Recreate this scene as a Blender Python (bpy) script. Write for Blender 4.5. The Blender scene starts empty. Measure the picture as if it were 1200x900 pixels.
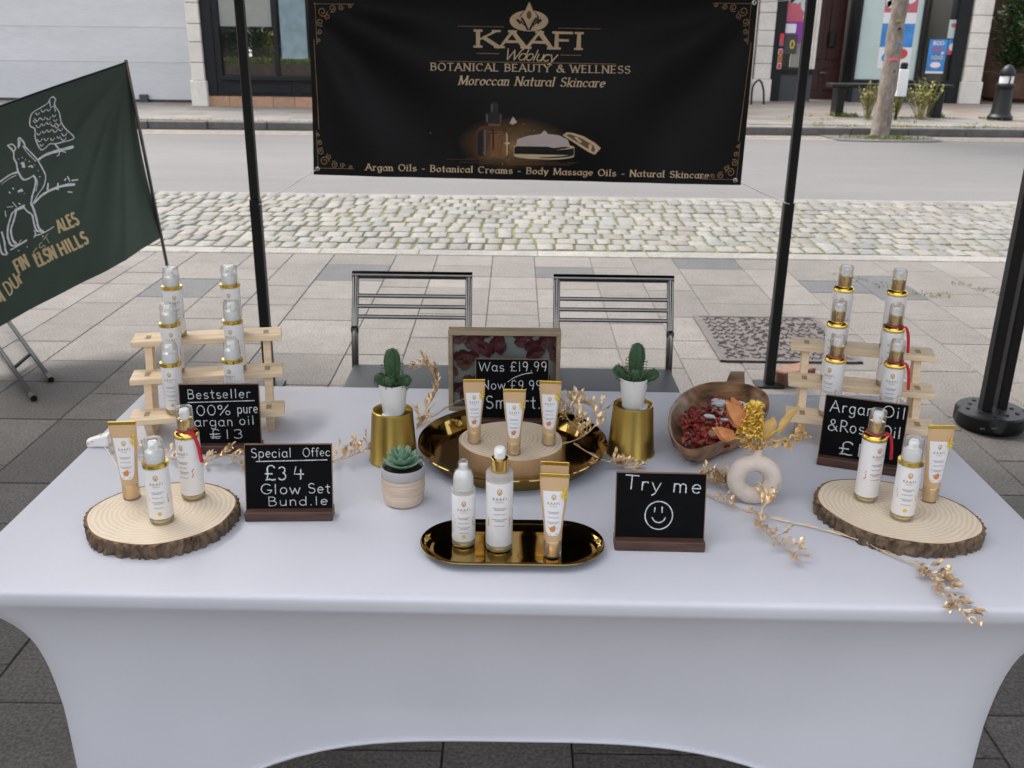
import bpy, bmesh, math, random
from mathutils import Vector, Matrix
from math import sin, cos, pi, radians, sqrt
random.seed(7)
S = bpy.context.scene
COL = S.collection

# ------------------------------------------------------------------ camera, world, sun, exposure
cam = bpy.data.cameras.new('camera'); camo = bpy.data.objects.new('camera', cam); COL.objects.link(camo)
cam.sensor_fit = 'HORIZONTAL'; cam.sensor_width = 36; cam.lens = 36 * 1132 / 1200
cam.clip_start = .05; cam.clip_end = 400
p_, r_ = radians(20.35), radians(.72)
F = Vector((0, cos(p_), -sin(p_))); R0 = Vector((1, 0, 0)); U0 = Vector((0, sin(p_), cos(p_)))
Rv = R0 * cos(r_) + U0 * sin(r_); Uv = U0 * cos(r_) - R0 * sin(r_)
camo.matrix_world = Matrix(((Rv.x, Uv.x, -F.x, 0), (Rv.y, Uv.y, -F.y, 0), (Rv.z, Uv.z, -F.z, 1.575), (0, 0, 0, 1)))
S.camera = camo
cam.dof.use_dof = True; cam.dof.focus_distance = 1.95; cam.dof.aperture_fstop = 9
SUN_EL, SUN_AZ = radians(60), radians(-55)      # azimuth from +Y clockwise: high over the left end of the street
w = bpy.data.worlds.new('World'); S.world = w; w.use_nodes = True
nt = w.node_tree; nt.nodes.clear()
sky = nt.nodes.new('ShaderNodeTexSky'); sky.sky_type = 'NISHITA'; sky.sun_disc = False
sky.sun_elevation = SUN_EL; sky.sun_rotation = SUN_AZ; sky.dust_density = 5; sky.air_density = 1.2; sky.ozone_density = 1
hs = nt.nodes.new('ShaderNodeHueSaturation'); hs.inputs['Saturation'].default_value = .30
bg = nt.nodes.new('ShaderNodeBackground'); bg.inputs[1].default_value = .15
wo = nt.nodes.new('ShaderNodeOutputWorld')
nt.links.new(sky.outputs[0], hs.inputs['Color']); nt.links.new(hs.outputs[0], bg.inputs[0]); nt.links.new(bg.outputs[0], wo.inputs[0])
sl = bpy.data.lights.new('sun', 'SUN'); sl.energy = .5; sl.angle = radians(30); sl.color = (1, .97, .92)
so = bpy.data.objects.new('sun', sl); COL.objects.link(so)
sd = Vector((sin(SUN_AZ) * cos(SUN_EL), cos(SUN_AZ) * cos(SUN_EL), sin(SUN_EL)))
so.rotation_euler = sd.to_track_quat('Z', 'Y').to_euler()
S.view_settings.view_transform = 'Standard'; S.view_settings.look = 'None'; S.view_settings.gamma = 1
S.view_settings.use_curve_mapping = False
S.view_settings.exposure = 1.68
S.cycles.max_bounces = 8; S.cycles.transparent_max_bounces = 16; S.cycles.caustics_reflective = False; S.cycles.caustics_refractive = False

# ------------------------------------------------------------------ materials
def mat(name, col, rough=.6, metal=0., var=None, bump=None, coat=0., attr=None, sheen=0., stretch=None, spec=.5, col2=None):
    """var = (scale, amount[, detail]); bump = (scale, strength, distance)"""
    m = bpy.data.materials.new(name); m.use_nodes = True
    n = m.node_tree.nodes; l = m.node_tree.links; b = n['Principled BSDF']
    b.inputs['Base Color'].default_value = (*col, 1); b.inputs['Roughness'].default_value = rough
    b.inputs['Metallic'].default_value = metal; b.inputs['Coat Weight'].default_value = coat
    b.inputs['Sheen Weight'].default_value = sheen; b.inputs['Specular IOR Level'].default_value = spec
    tc = n.new('ShaderNodeTexCoord'); vec = tc.outputs['Object']
    if stretch:
        mp = n.new('ShaderNodeMapping'); mp.inputs['Scale'].default_value = stretch; l.new(vec, mp.inputs[0]); vec = mp.outputs[0]
    cur = None
    if attr:
        a = n.new('ShaderNodeAttribute'); a.attribute_name = attr; cur = a.outputs['Color']
    for v in ([var] if isinstance(var, tuple) else (var or [])):
        t = n.new('ShaderNodeTexNoise'); t.inputs['Scale'].default_value = v[0]; t.inputs['Detail'].default_value = v[2] if len(v) > 2 else 5
        l.new(vec, t.inputs['Vector'])
        r = n.new('ShaderNodeMapRange'); r.inputs['From Min'].default_value = .3; r.inputs['From Max'].default_value = .7
        r.inputs['To Min'].default_value = 1 - v[1]; r.inputs['To Max'].default_value = 1 + v[1]; l.new(t.outputs['Fac'], r.inputs['Value'])
        if col2 and cur is None:
            mx = n.new('ShaderNodeMix'); mx.data_type = 'RGBA'; mx.inputs[6].default_value = (*col, 1); mx.inputs[7].default_value = (*col2, 1)
            r.inputs['To Min'].default_value = 0; r.inputs['To Max'].default_value = 1
            l.new(r.outputs[0], mx.inputs[0]); cur = mx.outputs[2]; continue
        mx = n.new('ShaderNodeVectorMath'); mx.operation = 'SCALE'; l.new(r.outputs[0], mx.inputs['Scale'])
        if cur: l.new(cur, mx.inputs[0])
        else: mx.inputs[0].default_value = col
        cur = mx.outputs[0]
    if cur: l.new(cur, b.inputs['Base Color'])
    if bump:
        t = n.new('ShaderNodeTexNoise'); t.inputs['Scale'].default_value = bump[0]; t.inputs['Detail'].default_value = 6; l.new(vec, t.inputs['Vector'])
        bp = n.new('ShaderNodeBump'); bp.inputs['Strength'].default_value = bump[1]; bp.inputs['Distance'].default_value = bump[2] if len(bump) > 2 else .002
        l.new(t.outputs['Fac'], bp.inputs['Height']); l.new(bp.outputs[0], b.inputs['Normal'])
    return m

def clear(name, tint=(1, 1, 1), refl=.5, haze=0., hcol=(.9, .9, .9)):
    m = bpy.data.materials.new(name); m.use_nodes = True; n = m.node_tree.nodes; l = m.node_tree.links; n.clear()
    o = n.new('ShaderNodeOutputMaterial'); tr = n.new('ShaderNodeBsdfTransparent'); tr.inputs[0].default_value = (*tint, 1)
    gl = n.new('ShaderNodeBsdfGlossy'); gl.inputs['Roughness'].default_value = .06
    fr = n.new('ShaderNodeFresnel'); fr.inputs[0].default_value = 1.45
    mu = n.new('ShaderNodeMath'); mu.operation = 'MULTIPLY'; mu.inputs[1].default_value = refl * 2; mu.use_clamp = True
    mx = n.new('ShaderNodeMixShader'); l.new(fr.outputs[0], mu.inputs[0]); l.new(mu.outputs[0], mx.inputs[0]); l.new(tr.outputs[0], mx.inputs[1]); l.new(gl.outputs[0], mx.inputs[2])
    out = mx.outputs[0]
    if haze:
        df = n.new('ShaderNodeBsdfDiffuse'); df.inputs[0].default_value = (*hcol, 1)
        m2 = n.new('ShaderNodeMixShader'); m2.inputs[0].default_value = haze; l.new(out, m2.inputs[1]); l.new(df.outputs[0], m2.inputs[2]); out = m2.outputs[0]
    l.new(out, o.inputs[0]); return m

def rings(name, c1, c2, scale, dist=2.2):
    m = mat(name, c1, .65, bump=(60, .15, .001)); n = m.node_tree.nodes; l = m.node_tree.links; b = n['Principled BSDF']
    tc = n.new('ShaderNodeTexCoord'); mp = n.new('ShaderNodeMapping'); mp.inputs['Scale'].default_value = (1, 1, .01); mp.inputs['Location'].default_value = (.012, -.008, 0)
    l.new(tc.outputs['Object'], mp.inputs[0])
    wv = n.new('ShaderNodeTexWave'); wv.wave_type = 'RINGS'; wv.rings_direction = 'SPHERICAL'; wv.inputs['Scale'].default_value = scale
    wv.inputs['Distortion'].default_value = dist; wv.inputs['Detail'].default_value = 4; wv.inputs['Detail Scale'].default_value = .7; wv.inputs['Detail Roughness'].default_value = .6
    l.new(mp.outputs[0], wv.inputs['Vector'])
    ns = n.new('ShaderNodeTexNoise'); ns.inputs['Scale'].default_value = 14; l.new(mp.outputs[0], ns.inputs['Vector'])
    ns.inputs['Detail'].default_value = 5; ns.inputs['Scale'].default_value = 26; mu = n.new('ShaderNodeMath'); mu.operation = 'MULTIPLY'; l.new(wv.outputs['Fac'], mu.inputs[0]); l.new(ns.outputs['Fac'], mu.inputs[1])
    mx = n.new('ShaderNodeMix'); mx.data_type = 'RGBA'; mx.inputs[6].default_value = (*c1, 1); mx.inputs[7].default_value = (*c2, 1)
    l.new(mu.outputs[0], mx.inputs[0]); l.new(mx.outputs[2], b.inputs['Base Color']); return m

M = dict(
    cloth=mat('cloth', (.625, .625, .675), .9, bump=(1400, .25, .0005), sheen=.1, var=[(1.4, .035), (6, .02)], spec=.25),
    paver=mat('paver', (.40, .36, .33), .85, attr='tone', var=[(110, .42, 3), (1.1, .12), (9, .10)], bump=(140, .5, .003)),
    joint=mat('joint', (.10, .085, .07), .95, var=(6, .4)),
    moss=mat('moss_joint', (.082, .086, .024), .95, var=[(1.2, .6), (60, .4)]),
    sett=mat('sett', (.4, .4, .39), .75, attr='tone', var=[(40, .22), (3, .1)], bump=(60, .5, .006)),
    road=mat('asphalt', (.112, .107, .104), .85, var=[(.35, .10), (2.5, .07), (150, .34, 2)], stretch=(.35, 1.6, 1), bump=(200, .5, .004)),
    kerb=mat('kerb_stone', (.095, .088, .082), .8, var=[(8, .2), (90, .2)], bump=(80, .4, .004)),
    slab=mat('far_slab', (.30, .28, .25), .8, attr='tone', var=[(60, .2), (2, .12)]),
    paint=mat('road_paint', (.40, .31, .21), .8, var=(12, .35)),
    grass=mat('grass', (.13, .16, .035), .8, var=(20, .4)),
    dry=mat('dry_grass', (.25, .22, .08), .8, var=(15, .4)),
    black=mat('black_metal', (.005, .005, .0055), .45, var=(30, .2), spec=.35),
    canopy=mat('canopy_fabric', (.012, .012, .013), .9),
    banner=mat('banner_fabric', (.0032, .0032, .004), .45, spec=.26, bump=(400, .05, .0004)),
    bannergold=mat('banner_gold_print', (.95, .71, .45), .5, var=(25, .10)),
    goldcap=mat('gold_cap', (.80, .55, .26), .28, .7), amberlit=mat('print_amber_lit', (.34, .13, .035), .4), printgrey=mat('print_grey', (.20, .20, .21), .4), bannerrule=mat('banner_rule', (.42, .26, .12), .55), bannerdim=mat('banner_dim_gold', (.26, .13, .055), .6),
    green=mat('green_fabric', (.055, .080, .060), .75, bump=(500, .1, .0004), var=(4, .08)),
    printwhite=mat('print_white', (.88, .88, .90), .75, var=(60, .12)),
    printgold=mat('print_gold', (.74, .58, .32), .75),
    steel=mat('grey_steel', (.020, .021, .023), .6, 0., var=(20, .1), spec=.12),
    chrome=mat('dark_chrome', (.21, .20, .19), .18, 1., var=(14, .15)),
    seat=mat('seat_panel', (.07, .072, .076), .5, var=(20, .06)),
    pine=mat('pine', (.82, .63, .42), .6, var=[(9, .13), (40, .06)], stretch=(1, 9, 9), bump=(30, .1, .001)),
    pinedark=mat('end_grain', (.40, .27, .15), .7, var=(60, .2)),
    oak=mat('oak_frame', (.36, .27, .18), .55, var=(10, .18), stretch=(1, 1, 8)),
    walnut=mat('dark_base_wood', (.075, .034, .022), .5, var=(14, .35), stretch=(1, 8, 8)),
    board=mat('chalkboard', (.004, .0042, .0047), .85, spec=.1, var=(14, .3), bump=(300, .05, .0004)),
    boardedge=mat('board_edge', (.22, .12, .07), .6),
    chalk=mat('chalk', (.26, .27, .28), .95, var=(420, 1, 3), col2=(.80, .82, .84)),
    sliceface=rings('slice_face', (.82, .69, .53), (.62, .47, .31), 36.0, 5),
    sliceface2=rings('riser_face', (.70, .58, .44), (.46, .33, .21), 36.0, 5),
    sliceside=mat('slice_side', (.40, .235, .11), .55, var=[(30, .25), (8, .15)], stretch=(1, 1, .3)),
    bark=mat('bark', (.13, .088, .055), .9, var=[(60, .55), (160, .3)], bump=(90, 1., .006), stretch=(1, 1, .45)),
    cambium=mat('cambium', (.22, .11, .05), .8, var=(60, .3)),
    gold=mat('gold', (.78, .52, .16), .16, 1., var=(20, .06)),
    goldband=mat('gold_band', (.80, .56, .12), .22, 1.),
    goldcup=mat('gold_cup', (.50, .36, .10), .34, 1., var=(8, .10)),
    goldtray=mat('gold_tray', (.46, .30, .09), .07, 1.),
    goldleaf=mat('gold_leaf', (.86, .62, .36), .34, .55, var=(40, .25)),
    goldstem=mat('gold_wire', (.80, .60, .36), .35, .55),
    white=mat('white_plastic', (.88, .87, .86), .35, coat=.2),
    bottle=mat('bottle_white', (.82, .80, .79), .28, coat=.4),
    foam=mat('pump_translucent', (.90, .89, .86), .3, coat=.3),
    capclear=clear('clear_cap', (.99, .99, .99), .30, .06, (1, 1, 1)),
    basegls=clear('glass_base', (.97, .92, .76), 1., .22, (.95, .84, .55)),
    frost=clear('frosted_glass', (.99, .97, .96), .3, .4, (.95, .92, .90)),
    tube=mat('tube_caramel', (.61, .40, .215), .42, coat=.15),
    lab=mat('label_paper', (.80, .79, .80), .5),
    ink=mat('label_ink', (.30, .27, .27), .7), inkgold=mat('label_gold_ink', (.62, .36, .10), .45, .2),
    inkred=mat('label_red_ink', (.62, .05, .08), .6), inkorange=mat('label_orange_ink', (.68, .22, .04), .6), inkyel=mat('label_yellow_ink', (.75, .50, .05), .5),
    ribbon=mat('red_ribbon', (.52, .012, .03), .5), yellow=mat('yellow_charm', (.80, .60, .03), .5),
    potw=mat('white_pot', (.80, .78, .75), .5), soil=mat('soil', (.02, .015, .012), .95, bump=(200, 1, .004)),
    cactus=mat('cactus_green', (.020, .055, .022), .6, var=(60, .4), col2=(.04, .10, .035)), spine=mat('cactus_spine', (.10, .16, .07), .7),
    succ=mat('succulent_green', (.12, .24, .15), .5, var=(40, .2), col2=(.26, .40, .28)),
    pots=mat('striped_pot', (.66, .52, .40), .8, var=[(30, .2)], stretch=(.6, .6, 9), bump=(60, .5, .003)),
    potrim=mat('grey_glaze', (.42, .41, .41), .45),
    bowl=mat('bowl_wood', (.24, .125, .058), .42, var=[(13, .75, 4), (60, .15)], stretch=(1, 2.5, 2.5), coat=.15),
    petal=mat('red_petal', (.25, .022, .016), .5, attr='tone'),
    vase=mat('cream_ceramic', (.70, .60, .52), .75, var=(60, .05), bump=(200, .15, .0006)),
    fl_orange=mat('dried_orange', (.62, .25, .09), .7, var=(60, .2)), fl_yellow=mat('dried_yellow', (.82, .56, .10), .7, var=(80, .2)), fl_pale=mat('dried_pale', (.72, .48, .17), .7, var=(50, .2)),
    stone=mat('pale_stone', (.66, .615, .56), .85, var=[(3, .10), (50, .12)], bump=(60, .3, .004)),
    mortar=mat('mortar', (.26, .23, .20), .9), render=mat('painted_render', (.55, .555, .57), .8, var=[(.7, .05), (9, .05)], stretch=(.5, 1, 3)),
    shopblk=mat('shop_black', (.010, .0105, .0125), .5, spec=.25, var=(5, .2)), shopgrey=mat('shop_grey', (.045, .048, .052), .6),
    terra=mat('terracotta', (.48, .26, .16), .7, attr='tone', var=(20, .15)), dark=mat('dark_interior', (.03, .026, .022), .9),
    glass=clear('shop_glass', (.95, .97, .97), .45, .0), blind=mat('cream_blind', (.74, .69, .64), .8, var=(8, .05)),
    bluepanel=mat('pale_blue_panel', (.55, .68, .75), .7, var=(6, .15)), aqua=mat('pale_aqua_panel', (.48, .57, .55), .5, var=(2, .06)),
    door=mat('oxblood_door', (.055, .012, .010), .4, var=(6, .15)), brickd=mat('dark_brick', (.085, .045, .028), .9, var=(8, .35)),
    hedge=mat('hedge_green', (.20, .30, .05), .7, var=(30, .4)), leafd=mat('dark_leaf', (.035, .075, .02), .6, var=(20, .4)), leafy=mat('yellow_leaf', (.22, .22, .05), .7, var=(20, .35)),
    soilbox=mat('planter_brown', (.085, .055, .04), .9, var=(12, .4)),
    treebark=mat('tree_bark', (.20, .165, .135), .9, var=[(14, .35), (60, .25)], bump=(40, 1, .01), stretch=(1, 1, .5)),
    pink=mat('poster_pink', (.50, .10, .14), .5, var=(3, .1)), blue=mat('poster_blue', (.04, .22, .55), .5, var=(4, .3)), purple=mat('poster_purple', (.22, .03, .28), .5), pwhite=mat('poster_white', (.70, .70, .71), .5),
    red=mat('poster_red', (.55, .05, .04), .5), lime=mat('poster_lime', (.20, .50, .10), .5),
    brickred=mat('brick_red', (.17, .085, .055), .85, var=(30, .3)), cover=mat('cast_cover', (.072, .060, .055), .7, .0, var=(20, .2)), coverdark=mat('cover_groove', (.034, .028, .026), .8),
    cord=mat('pale_cord', (.80, .79, .77), .7), fbg=mat('picture_backing', (.33, .35, .32), .6, var=(20, .2)), fred=mat('picture_petal', (.11, .018, .022), .6, var=(30, .4)),
    amber=mat('print_amber', (.13, .04, .012), .4), pblack=mat('print_black', (.006, .006, .007), .3), cream=mat('print_cream', (.82, .68, .66), .6),
    silver=mat('silver', (.60, .60, .60), .25, 1.), tea=mat('white_wax', (.62, .63, .65), .5),
)

# ------------------------------------------------------------------ helpers
def tag(o, label=None, cat=None, group=None, kind=None):
    if label: o['label'] = label
    if cat: o['category'] = cat
    if group: o['group'] = group
    if kind: o['kind'] = kind
    return o
def thing(name, label, cat, loc=(0, 0, 0), rz=0, group=None):
    o = bpy.data.objects.new(name, None); COL.objects.link(o); o.location = loc; o.rotation_euler = (0, 0, rz); o.empty_display_size = .05
    return tag(o, label, cat, group)
def new(): return bmesh.new()
def fin(name, bm, m, parent=None, smooth=40, world=False):
    me = bpy.data.meshes.new(name)
    if world and parent:
        q = parent
        while q: bmesh.ops.translate(bm, verts=bm.verts, vec=-Vector(q.location)); q = q.parent
    bm.to_mesh(me); bm.free()
    for x in (m if isinstance(m, (list, tuple)) else [m]): me.materials.append(M[x] if isinstance(x, str) else x)
    if smooth:
        for p in me.polygons: p.use_smooth = True
        me.set_sharp_from_angle(angle=radians(smooth))
    o = bpy.data.objects.new(name, me); COL.objects.link(o)
    if parent: o.parent = parent
    return o
def struct(name, bm, m, smooth=0):
    return tag(fin(name, bm, m, None, smooth), kind='structure')
def kids(o): return [c for c in bpy.data.objects if c.parent == o]
def dup(o, parent=None):
    c = o.copy(); COL.objects.link(c); c.parent = parent
    for k in kids(o): dup(k, c)
    return c
def put(root, loc, rz=0, label=None):
    c = dup(root); c.location = loc; c.rotation_euler = (0, 0, rz)
    if label: c['label'] = label
    return c
def box(bm, c, s, bev=0., rz=0., rx=0., ry=0., mi=0, seg=1):
    mt = Matrix.Translation(c) @ Matrix.Rotation(rz, 4, 'Z') @ Matrix.Rotation(ry, 4, 'Y') @ Matrix.Rotation(rx, 4, 'X') @ Matrix.Diagonal((*s, 1))
    g = bmesh.ops.create_cube(bm, size=1, matrix=mt); vs = g['verts']
    fs = list({f for v in vs for f in v.link_faces})
    if bev:
        es = list({e for v in vs for e in v.link_edges})
        r = bmesh.ops.bevel(bm, geom=es, offset=bev, segments=seg, profile=.7, affect='EDGES'); fs = [f for f in fs if f.is_valid] + r['faces']
    for f in fs: f.material_index = mi
    return fs
def lathe(bm, prof, n=24, c=(0, 0, 0), mt=None, mi=0, capb=True, capt=True, wob=None):
    rows = []
    for (r, z) in prof:
        row = []
        for i in range(n):
            a = 2 * pi * i / n; rr = r * (wob(a, z) if wob else 1)
            v = Vector((c[0] + rr * cos(a), c[1] + rr * sin(a), c[2] + z))
            row.append(bm.verts.new(mt @ v if mt else v))
        rows.append(row)
    for a, b in zip(rows, rows[1:]):
        for i in range(n):
            j = (i + 1) % n; f = bm.faces.new((a[i], a[j], b[j], b[i])); f.material_index = mi
    if capb: bm.faces.new(rows[0][::-1]).material_index = mi
    if capt: bm.faces.new(rows[-1]).material_index = mi
def tube(bm, pts, rad, n=8, mi=0, cap=True):
    pts = [Vector(p) for p in pts]; k = len(pts); rows = []
    t0 = (pts[1] - pts[0]).normalized(); up = Vector((0, 0, 1)) if abs(t0.z) < .9 else Vector((1, 0, 0))
    s = t0.cross(up).normalized()
    for i, p in enumerate(pts):
        t = (pts[min(i + 1, k - 1)] - pts[max(i - 1, 0)]).normalized()
        s = (s - t * s.dot(t)).normalized(); u = s.cross(t)
        r = rad[i] if isinstance(rad, (list, tuple)) else rad
        rows.append([bm.verts.new(p + (s * cos(2 * pi * j / n) + u * sin(2 * pi * j / n)) * r) for j in range(n)])
    for a, b in zip(rows, rows[1:]):
        for i in range(n):
            j = (i + 1) % n; bm.faces.new((a[i], b[i], b[j], a[j])).material_index = mi
    if cap: bm.faces.new(rows[0]).material_index = mi; bm.faces.new(rows[-1][::-1]).material_index = mi
def grid(bm, fn, nu, nv, mi=0, flip=False):
    vs = [[bm.verts.new(fn(i / nu, j / nv)) for i in range(nu + 1)] for j in range(nv + 1)]
    for j in range(nv):
        for i in range(nu):
            q = (vs[j][i], vs[j][i + 1], vs[j + 1][i + 1], vs[j + 1][i])
            f = bm.faces.new(q[::-1] if flip else q); f.material_index = mi
    return vs
def prism(bm, poly, fn, t, mi=0):
    """outline poly of 2-D points mapped by fn(x, y, depth); depth 0 is the front"""
    a = [bm.verts.new(fn(x, y, 0)) for x, y in poly]; b = [bm.verts.new(fn(x, y, t)) for x, y in poly]
    bm.faces.new(a).material_index = mi
    if t:
        bm.faces.new(b[::-1]).material_index = mi
        for i in range(len(poly)):
            j = (i + 1) % len(poly); bm.faces.new((a[j], a[i], b[i], b[j])).material_index = mi
def leaf(bm, p, d, ln, wd, up=Vector((0, 0, 1)), curl=.25, mi=0, thick=True):
    p = Vector(p); d = Vector(d).normalized(); s = d.cross(up)
    if s.length < .1: s = d.cross(Vector((1, 0, 0)))
    s.normalize(); n = s.cross(d)
    mid = [p, p + d * ln * .35 + n * ln * curl * .25, p + d * ln * .7 + n * ln * curl * .3, p + d * ln + n * ln * curl * .05]
    ws = [wd * .12, wd * .5, wd * .42, wd * .04]; rows = []
    for c, q in zip(mid, ws): rows.append([bm.verts.new(c - s * q + n * q * .35), bm.verts.new(c), bm.verts.new(c + s * q + n * q * .35)])
    for a, b in zip(rows, rows[1:]):
        for i in range(2): bm.faces.new((a[i], a[i + 1], b[i + 1], b[i])).material_index = mi
def tone(o, fn):
    me = o.data; ca = me.color_attributes.new('tone', 'FLOAT_COLOR', 'CORNER')
    for p in me.polygons:
        c = fn(p)
        for li in p.loop_indices: ca.data[li].color = (*c, 1)
def lerp(a, b, t): return a + (b - a) * t
def smoothstep(t): t = max(0, min(1, t)); return t * t * (3 - 2 * t)
def catmull(pts, n=8):
    P = [Vector(p) for p in pts]; P = [P[0] * 2 - P[1]] + P + [P[-1] * 2 - P[-2]]; out = []
    for i in range(1, len(P) - 2):
        a, b, c, d = P[i - 1:i + 3]
        for k in range(n):
            t = k / n; out.append(.5 * ((2 * b) + (c - a) * t + (2 * a - 5 * b + 4 * c - d) * t * t + (3 * b - a - 3 * c + d) * t ** 3))
    return out + [P[-2]]

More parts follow.
